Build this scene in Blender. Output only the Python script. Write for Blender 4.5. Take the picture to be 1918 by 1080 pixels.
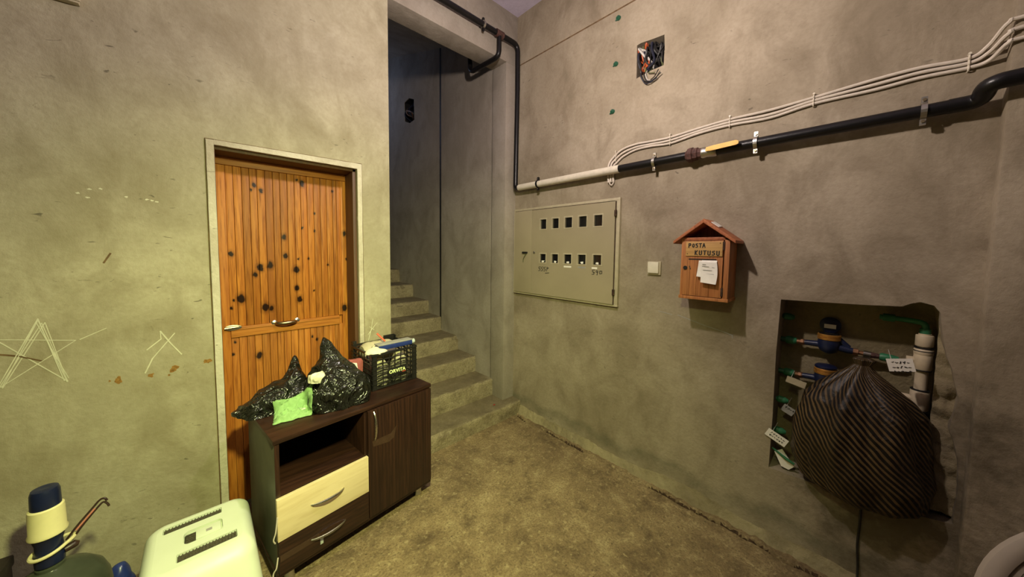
import bpy, bmesh, math, random
from mathutils import Vector, Matrix, noise
random.seed(7)
PI = math.pi
R = math.radians
scene = bpy.context.scene
for o in list(bpy.data.objects):
    bpy.data.objects.remove(o)
COL = scene.collection

# ------------------------------------------------------------------ camera
cam_d = bpy.data.cameras.new('camera')
cam = bpy.data.objects.new('camera', cam_d)
COL.objects.link(cam)
YAW, PITCH, ROLL, F = R(42.7605), R(-3.5765), R(0.6449), 616.13
fw = Vector((math.sin(YAW)*math.cos(PITCH), math.cos(YAW)*math.cos(PITCH), math.sin(PITCH)))
r0 = Vector((math.cos(YAW), -math.sin(YAW), 0))
u0 = r0.cross(fw)
rr = r0*math.cos(ROLL)+u0*math.sin(ROLL)
uu = -r0*math.sin(ROLL)+u0*math.cos(ROLL)
cam.matrix_world = Matrix(((rr.x, uu.x, -fw.x, 0), (rr.y, uu.y, -fw.y, 0), (rr.z, uu.z, -fw.z, 1.5), (0, 0, 0, 1)))
cam_d.sensor_width = 36
cam_d.lens = F/1918*36
cam_d.shift_x = (959-946.71)/1918
cam_d.shift_y = (507.92-540)/1918
cam_d.clip_start = 0.02
scene.camera = cam

# ------------------------------------------------------------------ world, daylight, exposure
w = bpy.data.worlds.new('world')
scene.world = w
w.use_nodes = True
w.node_tree.nodes['Background'].inputs[0].default_value = (0.55, 0.6, 0.45, 1)
w.node_tree.nodes['Background'].inputs[1].default_value = 0.15
def area(name, loc, target, sx, sy, power, col):
    l = bpy.data.lights.new(name, 'AREA')
    l.shape = 'RECTANGLE'; l.size = sx; l.size_y = sy; l.energy = power; l.color = col
    o = bpy.data.objects.new(name, l)
    COL.objects.link(o)
    o.location = loc
    o.rotation_euler = (Vector(target)-Vector(loc)).to_track_quat('-Z', 'Y').to_euler()
    return o
area('landing_daylight', (1.2, 5.15, 3.6), (2.0, 4.2, 3.0), 0.5, 0.5, 2.2, (0.45, 0.6, 1.0))
LAMP_W = 40.0
SPOT_W = 215.0
vs = scene.view_settings
vs.view_transform = 'Standard'
vs.look = 'None'
vs.gamma = 1.0
vs.use_curve_mapping = False
vs.exposure = 0.45

# ------------------------------------------------------------------ helpers
def tag(o, label=None, cat=None, group=None, kind=None):
    if label: o['label'] = label
    if cat: o['category'] = cat
    if group: o['group'] = group
    if kind: o['kind'] = kind
    return o

def empty(name, loc=(0, 0, 0), rz=0, parent=None):
    o = bpy.data.objects.new(name, None)
    COL.objects.link(o)
    o.location = loc
    o.rotation_euler = (0, 0, rz)
    o.empty_display_size = 0.02
    if parent: o.parent = parent
    return o

class MB:
    def __init__(s):
        s.v = []; s.f = []
    def add(s, vs, fs):
        n = len(s.v)
        s.v += [tuple(p) for p in vs]
        s.f += [tuple(i+n for i in f) for f in fs]
        return s
    def box(s, a, b, m=None):
        x0, y0, z0 = a; x1, y1, z1 = b
        vs = [Vector(p) for p in ((x0, y0, z0), (x1, y0, z0), (x1, y1, z0), (x0, y1, z0), (x0, y0, z1), (x1, y0, z1), (x1, y1, z1), (x0, y1, z1))]
        if m: vs = [m @ p for p in vs]
        return s.add(vs, [(0, 3, 2, 1), (4, 5, 6, 7), (0, 1, 5, 4), (1, 2, 6, 5), (2, 3, 7, 6), (3, 0, 4, 7)])
    def tube(s, pts, r, seg=10, sx=1.0, closed=False):
        pts = [Vector(p) for p in pts]
        n = len(pts)
        rs = r if isinstance(r, (list, tuple)) else [r]*n
        t0 = (pts[1]-pts[0]).normalized()
        up = Vector((0, 0, 1)) if abs(t0.z) < 0.9 else Vector((1, 0, 0))
        a = t0.cross(up).normalized()
        vs = []
        for i in range(n):
            if closed: t = (pts[(i+1) % n]-pts[i-1]).normalized()
            elif i == 0: t = t0
            elif i == n-1: t = (pts[-1]-pts[-2]).normalized()
            else: t = ((pts[i+1]-pts[i]).normalized()+(pts[i]-pts[i-1]).normalized())
            if t.length < 1e-6: t = t0
            t = t.normalized()
            a = (a-t*a.dot(t))
            a = a.normalized() if a.length > 1e-6 else t.orthogonal().normalized()
            b = t.cross(a)
            for k in range(seg):
                an = 2*PI*k/seg
                vs.append(pts[i]+a*math.cos(an)*rs[i]*sx+b*math.sin(an)*rs[i])
        fs = []
        for i in range(n if closed else n-1):
            j = (i+1) % n
            for k in range(seg):
                l = (k+1) % seg
                fs.append((i*seg+k, i*seg+l, j*seg+l, j*seg+k))
        if not closed:
            fs.append(tuple(reversed(range(seg))))
            fs.append(tuple(range((n-1)*seg, n*seg)))
        return s.add(vs, fs)
    def lathe(s, prof, seg=24, m=None):
        vs = []
        for r, z in prof:
            for k in range(seg):
                an = 2*PI*k/seg
                vs.append(Vector((r*math.cos(an), r*math.sin(an), z)))
        fs = []
        for i in range(len(prof)-1):
            for k in range(seg):
                l = (k+1) % seg
                fs.append((i*seg+k, i*seg+l, (i+1)*seg+l, (i+1)*seg+k))
        fs.append(tuple(reversed(range(seg))))
        fs.append(tuple(range((len(prof)-1)*seg, len(prof)*seg)))
        if m: vs = [m @ p for p in vs]
        return s.add(vs, fs)
    def prism(s, poly, to3, d):
        # poly 2-D loop, to3(u, v, depth)
        n = len(poly)
        vs = [to3(u, v, 0) for u, v in poly]+[to3(u, v, d) for u, v in poly]
        fs = [tuple(range(n)), tuple(reversed(range(n, 2*n)))]
        for i in range(n):
            j = (i+1) % n
            fs.append((i, n+i, n+j, j))
        return s.add(vs, fs)
    def build(s, name, mat, parent=None, smooth=False, bevel=0, loc=None, rot=None):
        me = bpy.data.meshes.new(name)
        me.from_pydata(s.v, [], s.f)
        bm = bmesh.new(); bm.from_mesh(me)
        bmesh.ops.recalc_face_normals(bm, faces=bm.faces)
        if bevel:
            bmesh.ops.bevel(bm, geom=[e for e in bm.edges if len(e.link_faces) == 2 and e.calc_face_angle(0) > 0.5], offset=bevel, segments=2, profile=0.6, affect='EDGES', clamp_overlap=True)
        bm.to_mesh(me); bm.free()
        if smooth:
            me.shade_smooth()
            if smooth != 'all':
                me.set_sharp_from_angle(angle=R(40))
        o = bpy.data.objects.new(name, me)
        COL.objects.link(o)
        if mat: me.materials.append(mat)
        if parent: o.parent = parent
        if loc: o.location = loc
        if rot: o.rotation_euler = rot
        return o

def box(name, a, b, mat, parent=None, bevel=0, m=None):
    return MB().box(a, b, m).build(name, mat, parent, bevel=bevel, smooth=bool(bevel))

def spline(pts, n=8):
    P = [Vector(p) for p in pts]
    P = [P[0]*2-P[1]]+P+[P[-1]*2-P[-2]]
    out = []
    for i in range(1, len(P)-2):
        for k in range(n):
            t = k/n
            a, b, c, d = P[i-1:i+3]
            out.append(0.5*((2*b)+(c-a)*t+(2*a-5*b+4*c-d)*t*t+(3*b-a-3*c+d)*t**3))
    out.append(P[-2])
    return out

def round_path(pts, rad, n=6):
    P = [Vector(p) for p in pts]
    out = [P[0]]
    for i in range(1, len(P)-1):
        a = (P[i-1]-P[i]); b = (P[i+1]-P[i])
        r = min(rad, a.length*0.49, b.length*0.49)
        p0 = P[i]+a.normalized()*r; p1 = P[i]+b.normalized()*r
        for k in range(n+1):
            t = k/n
            out.append((1-t)**2*p0+2*t*(1-t)*P[i]+t*t*p1)
    out.append(P[-1])
    return out

def holed_sheet(outer, holes, to3, depth, back=True):
    """front sheet with polygon holes, each hole a recess of its own depth (bmesh scan fill)"""
    bm = bmesh.new()
    edges = []
    loops = []
    for lp in [outer]+[h[0] for h in holes]:
        vs = [bm.verts.new(to3(u, v, 0)) for u, v in lp]
        loops.append(vs)
        for i in range(len(vs)):
            edges.append(bm.edges.new((vs[i], vs[(i+1) % len(vs)])))
    bmesh.ops.triangle_fill(bm, use_beauty=True, use_dissolve=False, edges=edges)
    for (lp, d), vs in zip(holes, loops[1:]):
        if not d: continue
        bv = [bm.verts.new(to3(u, v, d)) for u, v in lp]
        n = len(vs)
        for i in range(n):
            j = (i+1) % n
            bm.faces.new((vs[i], vs[j], bv[j], bv[i]))
        if back:
            bm.faces.new(bv)
    mb = MB()
    bm.verts.index_update()
    mb.v = [tuple(v.co) for v in bm.verts]
    mb.f = [tuple(v.index for v in f.verts) for f in bm.faces]
    bm.free()
    return mb

def rect(u0, u1, v0, v1):
    return [(u0, v0), (u1, v0), (u1, v1), (u0, v1)]

def fbm(p, f, o=3):
    v = 0; a = 1; s = 0
    for i in range(o):
        v += a*noise.noise(Vector(p)*f); s += a; a *= 0.5; f *= 2.05
    return v/s

# ------------------------------------------------------------------ materials
class NT:
    def __init__(s, name):
        s.m = bpy.data.materials.new(name)
        s.m.use_nodes = True
        s.t = s.m.node_tree
        s.b = s.t.nodes['Principled BSDF']
    def n(s, typ, **kw):
        nd = s.t.nodes.new('ShaderNode'+typ)
        for k, v in kw.items():
            if k.startswith('i_'):
                nd.inputs[int(k[2:])].default_value = v
            else: setattr(nd, k, v)
        return nd
    def l(s, a, b): s.t.links.new(a, b)
    def pos(s): return s.n('NewGeometry').outputs['Position']
    def objco(s): return s.n('TexCoord').outputs['Object']
    def map(s, vec, scale=(1, 1, 1), loc=(0, 0, 0), rot=(0, 0, 0)):
        m = s.n('Mapping')
        s.l(vec, m.inputs[0])
        m.inputs[1].default_value = loc; m.inputs[2].default_value = rot; m.inputs[3].default_value = scale
        return m.outputs[0]
    def noise(s, vec, scale, detail=4, rough=0.55, dist=0):
        n = s.n('TexNoise')
        s.l(vec, n.inputs['Vector'])
        n.inputs['Scale'].default_value = scale; n.inputs['Detail'].default_value = detail
        n.inputs['Roughness'].default_value = rough; n.inputs['Distortion'].default_value = dist
        return n.outputs[0]
    def ramp(s, fac, stops):
        r = s.n('ValToRGB')
        s.l(fac, r.inputs[0])
        e = r.color_ramp.elements
        while len(e) < len(stops): e.new(0.5)
        for el, (p, c) in zip(e, stops):
            el.position = p
            el.color = (*c, 1) if isinstance(c, tuple) else (c, c, c, 1)
        return r.outputs[0]
    def mix(s, fac, a, b, mode='MIX'):
        m = s.n('Mix', data_type='RGBA', blend_type=mode)
        for sock, val in ((m.inputs[0], fac), (m.inputs[6], a), (m.inputs[7], b)):
            if hasattr(val, 'links') or isinstance(val, bpy.types.NodeSocket): s.l(val, sock)
            elif isinstance(val, tuple): sock.default_value = (*val, 1)
            else: sock.default_value = val
        return m.outputs[2]
    def math(s, op, a, b=0.0, c=None, clamp=False):
        m = s.n('Math', operation=op, use_clamp=clamp)
        for i, val in enumerate((a, b) if c is None else (a, b, c)):
            if isinstance(val, bpy.types.NodeSocket): s.l(val, m.inputs[i])
            else: m.inputs[i].default_value = val
        return m.outputs[0]
    def sep(s, vec):
        x = s.n('SeparateXYZ'); s.l(vec, x.inputs[0]); return x.outputs
    def bump(s, h, strength=0.3, dist=0.01, nrm=None):
        b = s.n('Bump')
        s.l(h, b.inputs['Height'])
        b.inputs['Strength'].default_value = strength; b.inputs['Distance'].default_value = dist
        if nrm: s.l(nrm, b.inputs['Normal'])
        return b.outputs[0]
    def out(s, col=None, rough=None, nrm=None, metal=None, **kw):
        for k, v in (('Base Color', col), ('Roughness', rough), ('Normal', nrm), ('Metallic', metal)):
            if v is None: continue
            if isinstance(v, bpy.types.NodeSocket): s.l(v, s.b.inputs[k])
            elif isinstance(v, tuple): s.b.inputs[k].default_value = (*v, 1)
            else: s.b.inputs[k].default_value = v
        for k, v in kw.items():
            s.b.inputs[k.replace('_', ' ')].default_value = v
        return s.m

def plain(name, col, rough=0.5, metal=0.0, vary=0.12, scale=30, bump=0.0, **kw):
    t = NT(name)
    p = t.objco()
    n = t.noise(p, scale, 4)
    lo = tuple(c*(1-vary) for c in col); hi = tuple(min(1, c*(1+vary)) for c in col)
    c = t.ramp(n, [(0.3, lo), (0.7, hi)])
    rg = t.ramp(n, [(0.3, min(1, rough*1.1)), (0.7, rough*0.9)])
    nr = t.bump(t.noise(p, scale*3, 3), bump, 0.004) if bump else None
    return t.out(c, rg, nr, metal, **kw)

def plaster(name, c1, c2, dark, light, seed=0.0, damp_and_dim=False, speck=True, bump=0.35):
    t = NT(name)
    p = t.map(t.pos(), loc=(seed, seed*1.7, seed*0.6))
    big = t.noise(p, 1.1, 5, 0.6, 0.8)
    mid = t.noise(t.map(p, (1, 1, 0.6)), 4.5, 6, 0.65, 0.5)
    fine = t.noise(p, 55, 3, 0.6)
    c = t.mix(t.ramp(big, [(0.38, 0.0), (0.62, 1.0)]), c1, c2)
    c = t.mix(t.ramp(t.noise(p, 2.4, 5, 0.6, 1.0), [(0.5, 0.0), (0.72, 0.6)]), c, dark)
    c = t.mix(t.ramp(mid, [(0.5, 0.0), (0.78, 0.75)]), c, dark)
    c = t.mix(t.ramp(mid, [(0.22, 0.6), (0.46, 0.0)]), c, light)
    c = t.mix(t.ramp(fine, [(0.35, 0.16), (0.6, 0.0)]), c, dark)
    if speck:
        sp = t.noise(t.map(p, (1, 1, 2.2), rot=(0.3, 0.6, 0.2)), 17, 2, 0.5, 1.2)
        gate = t.noise(p, 2.1, 2)
        k = t.math('MULTIPLY', t.ramp(sp, [(0.69, 0.0), (0.77, 1.0)]), t.ramp(gate, [(0.45, 0.0), (0.62, 0.7)]))
        c = t.mix(k, c, tuple(x*0.28 for x in dark))
    if damp_and_dim:
        z = t.sep(t.pos())[2]
        y = t.sep(t.pos())[1]
        wob = t.noise(t.map(t.pos(), (1, 1, 0.25)), 3.2, 4)
        top = t.math('ADD', t.math('MULTIPLY', wob, 0.22), 0.085)
        d = t.math('SUBTRACT', top, z)
        k = t.ramp(t.math('MULTIPLY', d, 8.0), [(0.0, 0.0), (0.35, 0.7), (0.65, 0.6), (1.0, 0.1)])
        k = t.math('MULTIPLY', k, t.ramp(t.noise(t.pos(), 5.5, 6, 0.7), [(0.36, 0.15), (0.62, 0.9)]))
        c = t.mix(k, c, (0.10, 0.095, 0.058))
        # stains round the water-meter niche, deepened to mimic the dim light there
        yy = t.math('ADD', y, 0.12)
        zz = t.math('SUBTRACT', z, 0.55)
        dd = t.math('ADD', t.math('MULTIPLY', yy, yy), t.math('MULTIPLY', t.math('MULTIPLY', zz, zz), 0.35))
        wk = t.noise(t.pos(), 7, 6, 0.7)
        kk = t.math('SUBTRACT', t.math('ADD', wk, 0.12), t.math('MULTIPLY', dd, 2.6))
        c = t.mix(t.ramp(kk, [(0.30, 0.0), (0.56, 0.7)]), c, (0.07, 0.055, 0.03))
    h = t.math('ADD', t.math('MULTIPLY', mid, 0.8), t.math('ADD', t.math('MULTIPLY', fine, 0.22), t.math('MULTIPLY', t.noise(p, 14, 5, 0.7), 0.5)))
    nr = t.bump(h, bump, 0.02)
    return t.out(c, 0.88, nr)

M = {}
WALLC = dict(c1=(0.275, 0.225, 0.155), c2=(0.37, 0.31, 0.225), dark=(0.15, 0.115, 0.070), light=(0.45, 0.385, 0.29))
M['plaster_l'] = plaster('plaster_left', (0.32, 0.285, 0.19), (0.42, 0.38, 0.26), (0.20, 0.165, 0.09), (0.49, 0.45, 0.33), 3.1)
M['plaster_r'] = plaster('plaster_right', seed=8.4, damp_and_dim=True, **WALLC)
M['plaster_b'] = plaster('soot_plaster', (0.10, 0.085, 0.065), (0.13, 0.11, 0.085), (0.06, 0.05, 0.035), (0.16, 0.14, 0.11), 5.0, speck=False)  # dark colour picked to cut bounce light from the unseen walls
M['plaster_s'] = plaster('plaster_stair', (0.29, 0.25, 0.20), (0.36, 0.315, 0.26), (0.19, 0.16, 0.125), (0.40, 0.355, 0.30), 14.0, speck=False)
M['plaster_c'] = plaster('plaster_ceiling', (0.50, 0.44, 0.56), (0.55, 0.49, 0.60), (0.38, 0.33, 0.43), (0.6, 0.54, 0.66), 21.0, speck=False)
M['niche'] = plaster('niche_mortar', (0.21, 0.17, 0.085), (0.27, 0.22, 0.12), (0.11, 0.085, 0.045), (0.36, 0.32, 0.23), 31.0, bump=0.8)
M['mortar'] = plaster('rough_mortar', (0.24, 0.195, 0.11), (0.33, 0.275, 0.16), (0.13, 0.10, 0.06), (0.42, 0.36, 0.22), 41.0, bump=0.9)
M['casing'] = plaster('cement_casing', (0.50, 0.46, 0.36), (0.58, 0.53, 0.42), (0.28, 0.23, 0.16), (0.62, 0.58, 0.47), 51.0, bump=0.6)
def concrete(name, c1, c2, dark, light, seed, dirt=None):
    t = NT(name)
    p = t.map(t.pos(), loc=(seed, seed, 0))
    big = t.noise(p, 1.6, 6, 0.65, 0.6)
    mid = t.noise(p, 7, 9, 0.72, 0.25)
    fine = t.noise(p, 90, 4, 0.7)
    c = t.mix(t.ramp(big, [(0.35, 0.0), (0.65, 1.0)]), c1, c2)
    c = t.mix(t.ramp(mid, [(0.50, 0.0), (0.68, 0.85)]), c, dark)
    c = t.mix(t.ramp(mid, [(0.25, 0.8), (0.47, 0.0)]), c, light)
    c = t.mix(t.ramp(fine, [(0.3, 0.8), (0.54, 0.0)]), c, dark)
    c = t.mix(t.ramp(t.noise(p, 34, 5, 0.7), [(0.54, 0.0), (0.72, 0.75)]), c, light)
    v = t.n('TexVoronoi'); t.l(p, v.inputs['Vector']); v.inputs['Scale'].default_value = 26
    c = t.mix(t.ramp(v.outputs[0], [(0.05, 0.7), (0.11, 0.0)]), c, tuple(x*0.35 for x in dark))
    if dirt:
        nz = t.sep(t.n('NewGeometry').outputs['True Normal'])[2]
        k = t.math('MULTIPLY', t.ramp(nz, [(0.6, 0.0), (0.9, 0.85)]), t.ramp(mid, [(0.3, 0.55), (0.6, 1.0)]))
        c = t.mix(k, c, dirt)
    h = t.math('ADD', t.math('MULTIPLY', mid, 1.0), t.math('MULTIPLY', fine, 0.35))
    return t.out(c, t.ramp(big, [(0.3, 0.62), (0.7, 0.85)]), t.bump(h, 0.75, 0.03))
M['floor'] = concrete('concrete_floor', (0.215, 0.145, 0.075), (0.335, 0.24, 0.125), (0.085, 0.052, 0.026), (0.54, 0.43, 0.24), 2.0)
M['step'] = concrete('concrete_step', (0.30, 0.24, 0.145), (0.39, 0.325, 0.20), (0.15, 0.115, 0.066), (0.46, 0.395, 0.26), 12.0, (0.14, 0.105, 0.06))

def wood(name, c1, c2, dark, scale=14, rough=0.45, axis='z', rand=0.25):
    t = NT(name)
    p = t.pos()
    st = {'z': (1, 1, 0.055), 'x': (0.055, 1, 1), 'y': (1, 0.055, 1)}[axis]
    oi = t.n('ObjectInfo')
    off = t.n('CombineXYZ')
    sc = t.math('MULTIPLY', oi.outputs['Random'], 7.0)
    t.l(sc, off.inputs[0]); t.l(sc, off.inputs[1])
    va = t.n('VectorMath', operation='ADD'); t.l(p, va.inputs[0]); t.l(off.outputs[0], va.inputs[1])
    q = t.map(va.outputs[0], st)
    g = t.noise(q, scale, 5, 0.6, 1.6)
    f = t.noise(q, scale*7, 3, 0.6, 0.4)
    c = t.mix(t.ramp(g, [(0.35, 0.0), (0.65, 1.0)]), c1, c2)
    c = t.mix(t.ramp(f, [(0.46, 0.0), (0.72, 0.7)]), c, dark)
    rb = t.ramp(oi.outputs['Random'], [(0.0, 1-rand), (1.0, 1.0)])
    c = t.mix(1.0, c, rb, 'MULTIPLY')
    return t, c, g, f

KNOTS = [(0.12, 1.466), (0.223, 1.349), (0.249, 1.386), (0.297, 1.399), (0.266, 1.153), (0.296, 1.144), (0.156, 1.214), (0.123, 1.21), (0.114, 1.164), (0.368, 1.567), (0.373, 1.455), (0.233, 1.855), (0.265, 1.826), (0.217, 1.828), (0.47, 1.898), (0.441, 1.915), (0.463, 1.626), (0.533, 1.722), (0.532, 1.611), (0.428, 1.369), (0.44, 1.436), (0.497, 1.436), (0.428, 1.255), (0.442, 1.184), (0.605, 1.396), (0.706, 1.603), (0.718, 1.431), (0.699, 1.102), (0.642, 1.874), (0.522, 1.234), (0.113, 0.902), (0.124, 0.973), (0.23, 0.874), (0.505, 0.938), (0.532, 0.916), (0.35, 0.55), (0.5, 0.4)]
KSIZE = {0: 1.2, 1: 1.1, 2: 1.6, 3: 1.6, 4: 1.9, 5: 1.3, 6: 1.9, 9: 1.3, 10: 1.3, 14: 1.4, 19: 1.6, 22: 1.3, 23: 1.5, 25: 1.2, 27: 1.7, 32: 1.6, 11: 1.1, 12: 1.0}
def pine():
    t, c, g, f = wood('varnished_pine', (0.39, 0.128, 0.019), (0.55, 0.21, 0.034), (0.17, 0.038, 0.006), 16, 0.4, 'z', 0.3)
    p = t.pos()
    wn = t.n('TexNoise'); t.l(p, wn.inputs['Vector']); wn.inputs['Scale'].default_value = 45
    sv = t.n('VectorMath', operation='SCALE'); t.l(wn.outputs[1], sv.inputs[0]); sv.inputs[3].default_value = 0.018
    pw = t.n('VectorMath', operation='ADD'); t.l(p, pw.inputs[0]); t.l(sv.outputs[0], pw.inputs[1])
    acc = None
    for i, (kx, kz) in enumerate(KNOTS):
        s = KSIZE.get(i, 0.62)*0.9
        m = t.n('Mapping', vector_type='POINT')
        t.l(pw.outputs[0], m.inputs[0])
        m.inputs[1].default_value = (-(kx+0.009)/(0.0105*s), 0, -(kz+0.009)/(0.0150*s))
        m.inputs[3].default_value = (1/(0.0105*s), 0, 1/(0.0150*s))
        ln = t.n('VectorMath', operation='LENGTH'); t.l(m.outputs[0], ln.inputs[0])
        acc = ln.outputs['Value'] if acc is None else t.math('MINIMUM', acc, ln.outputs['Value'])
    k = t.ramp(t.math('MULTIPLY', acc, 0.4), [(0.0, 1.0), (0.30, 1.0), (0.44, 0.35), (0.75, 0.0)])
    # dark heartwood streak on one plank
    X = t.sep(pw.outputs[0])
    hx = t.math('ABSOLUTE', t.math('SUBTRACT', X[0], 0.306))
    hk = t.math('MULTIPLY', t.ramp(t.math('MULTIPLY', hx, 30), [(0.30, 0.75), (0.62, 0.0)]), t.ramp(g, [(0.3, 0.5), (0.6, 1.0)]))
    hz = t.math('LESS_THAN', t.math('ABSOLUTE', t.math('SUBTRACT', X[2], 1.5)), 0.45)
    c = t.mix(t.math('MULTIPLY', hk, hz), c, (0.26, 0.085, 0.018))
    c = t.mix(k, c, (0.016, 0.0045, 0.0018))
    return t.out(c, 0.48, t.bump(f, 0.15, 0.002), Specular_IOR_Level=0.2)
M['pine'] = pine()
def simple_wood(name, c1, c2, dark, scale=14, rough=0.5, axis='z', rand=0.2, bump=0.2, **kw):
    t, c, g, f = wood(name, c1, c2, dark, scale, rough, axis, rand)
    return t.out(c, rough, t.bump(f, bump, 0.002), **kw)
M['pine_rail'] = simple_wood('varnished_pine_rail', (0.40, 0.14, 0.024), (0.50, 0.195, 0.036), (0.22, 0.06, 0.011), 14, 0.48, 'x', Specular_IOR_Level=0.25)
M['jamb'] = simple_wood('brown_jamb_wood', (0.10, 0.042, 0.016), (0.145, 0.062, 0.024), (0.05, 0.02, 0.008), 10, 0.6)
M['mailwood'] = simple_wood('orange_mailbox_wood', (0.40, 0.145, 0.045), (0.52, 0.21, 0.065), (0.22, 0.065, 0.02), 16, 0.55)
M['mailroof'] = simple_wood('red_stained_roof_wood', (0.40, 0.125, 0.045), (0.50, 0.175, 0.065), (0.20, 0.05, 0.02), 12, 0.6, 'x')
M['plate'] = simple_wood('pale_plywood', (0.55, 0.32, 0.10), (0.62, 0.38, 0.13), (0.40, 0.20, 0.06), 12, 0.6, 'y')
def wenge(name, axis='z'):
    t, c, g, f = wood(name, (0.030, 0.0115, 0.007), (0.048, 0.019, 0.011), (0.009, 0.004, 0.003), 11, 0.35, axis, 0.15)
    wv = t.n('TexWave', wave_type='RINGS', rings_direction='Y')
    t.l(t.map(t.pos(), (1.0, 1.0, 0.12) if axis == 'z' else (0.12, 1, 1)), wv.inputs[0])
    wv.inputs['Scale'].default_value = 16; wv.inputs['Distortion'].default_value = 5; wv.inputs['Detail'].default_value = 3
    wv.inputs['Detail Scale'].default_value = 2.0
    c = t.mix(t.ramp(wv.outputs['Color'], [(0.45, 0.0), (0.9, 0.55)]), c, (0.012, 0.005, 0.004))
    return t.out(c, 0.38, t.bump(f, 0.1, 0.001))
M['wenge'] = wenge('wenge_laminate')
M['wenge_h'] = wenge('wenge_laminate_top', 'x')
M['greyside'] = plain('dusty_grey_brown_side', (0.085, 0.082, 0.052), 0.5, vary=0.25, scale=5)  # paler and greyer than the wenge, for left side and drawer box
M['cream'] = simple_wood('cream_maple_laminate', (0.72, 0.58, 0.34), (0.80, 0.66, 0.41), (0.62, 0.47, 0.25), 5, 0.45, 'x', 0.0, 0.05)
M['chrome'] = plain('satin_chrome', (0.62, 0.60, 0.55), 0.28, 1.0, vary=0.08)
M['bronze'] = plain('tarnished_brass', (0.40, 0.32, 0.20), 0.35, 1.0, vary=0.25)
M['blackpipe'] = plain('black_painted_steel', (0.006, 0.0055, 0.006), 0.34, 0.0, vary=0.3, bump=0.1, Specular_IOR_Level=0.35)
M['whitepipe'] = plain('white_paint', (0.68, 0.62, 0.50), 0.4, vary=0.08)
M['rustjoint'] = plain('rusty_joint', (0.085, 0.038, 0.03), 0.7, 0.2, vary=0.5, scale=60, bump=0.5)
M['steel'] = plain('galvanised_steel', (0.52, 0.50, 0.45), 0.35, 1.0, vary=0.15)
M['yellow'] = plain('yellow_enamel', (0.75, 0.42, 0.03), 0.45, vary=0.12)
M['cable'] = plain('white_cable', (0.62, 0.55, 0.46), 0.5, vary=0.08)
M['blackcable'] = plain('black_cable', (0.012, 0.011, 0.01), 0.5)
M['cabinet'] = plain('beige_enamel', (0.335, 0.285, 0.185), 0.5, vary=0.06, scale=4)
M['cabinet_rim'] = plain('pale_beige_enamel', (0.44, 0.385, 0.265), 0.5, vary=0.1)
M['rust'] = plain('dark_rust', (0.05, 0.025, 0.012), 0.9, vary=0.5, scale=50)  # real rust on metal, also the painted shade in the floor crack
M['void'] = plain('dark_void', (0.006, 0.006, 0.006), 0.6)  # black for real dark parts and for shade inside holes
M['darkglass'] = plain('dark_meter_glass', (0.008, 0.008, 0.009), 0.12)
M['marker'] = plain('black_marker', (0.012, 0.011, 0.01), 0.7)
M['white'] = plain('white_plastic', (0.75, 0.70, 0.58), 0.4, vary=0.05)
M['paper'] = plain('white_paper', (0.82, 0.79, 0.72), 0.8, vary=0.05)
M['label_grey'] = plain('printed_grey', (0.30, 0.29, 0.27), 0.8)
M['plug'] = plain('green_wall_plug', (0.015, 0.085, 0.045), 0.5, vary=0.3)
M['greenfit'] = plain('green_plastic_fitting', (0.03, 0.17, 0.075), 0.45, vary=0.3)
M['navy'] = plain('navy_plastic', (0.008, 0.013, 0.045), 0.35, vary=0.2)
M['meterblue'] = plain('blue_meter_enamel', (0.010, 0.017, 0.055), 0.4, vary=0.3)
M['brass'] = plain('brass_ring', (0.55, 0.27, 0.06), 0.4, 0.6, vary=0.15)
M['copper'] = plain('dull_copper', (0.22, 0.11, 0.055), 0.5, 0.7, vary=0.35)
M['pvc'] = plain('cream_pvc', (0.62, 0.52, 0.36), 0.45, vary=0.12, scale=20)
M['creamplastic'] = plain('cream_plastic', (0.74, 0.68, 0.36), 0.4, vary=0.05)
M['carrier'] = plain('pale_plastic', (0.66, 0.72, 0.56), 0.42, vary=0.03, scale=8)
M['grille'] = plain('dusty_brown_grille', (0.07, 0.06, 0.035), 0.9, vary=0.6, scale=220, bump=0.6)
M['crate'] = plain('black_crate_plastic', (0.014, 0.013, 0.012), 0.4, vary=0.3)
M['redstain'] = plain('red_plastic', (0.62, 0.09, 0.035), 0.4)
M['bluebook'] = plain('blue_cover', (0.02, 0.035, 0.16), 0.3)
M['beige'] = plain('beige_plastic_sheet', (0.50, 0.45, 0.31), 0.45, vary=0.15, scale=18, bump=0.4)
M['whitecloth'] = plain('white_cloth', (0.74, 0.70, 0.55), 0.8, vary=0.08, bump=0.3)
M['pink'] = plain('pink_packet', (0.36, 0.10, 0.095), 0.45, vary=0.2)
M['green'] = plain('light_green_cloth', (0.27, 0.46, 0.175), 0.9, vary=0.10, scale=60, bump=0.5)
M['sand'] = plain('paper_bag_contents', (0.45, 0.42, 0.27), 0.8, vary=0.4, scale=40, bump=0.5)
M['slate'] = plain('pale_blue_packet', (0.45, 0.5, 0.48), 0.5, vary=0.2)
M['chalk'] = plain('chalk', (0.56, 0.54, 0.40), 0.95)
M['ruststain'] = plain('rust_stain', (0.24, 0.12, 0.025), 0.95, vary=0.4, scale=90)
M['scratch'] = plain('brown_scratch', (0.13, 0.075, 0.03), 0.95, vary=0.4)
M['hookrod'] = plain('brown_rod', (0.035, 0.017, 0.012), 0.4, vary=0.4)
M['pinkrod'] = plain('pink_strip', (0.55, 0.20, 0.14), 0.6)
M['darkwoodboard'] = plain('dark_brown_board', (0.018, 0.012, 0.008), 0.6, vary=0.3)
M['tub'] = plain('greyish_white_plastic', (0.46, 0.40, 0.32), 0.5, vary=0.1, scale=6)
M['bluecloth'] = plain('dark_blue_cloth', (0.006, 0.009, 0.03), 0.9, vary=0.2, bump=0.3)
M['orange_w'] = plain('orange_wire', (0.45, 0.09, 0.025), 0.5)
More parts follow.
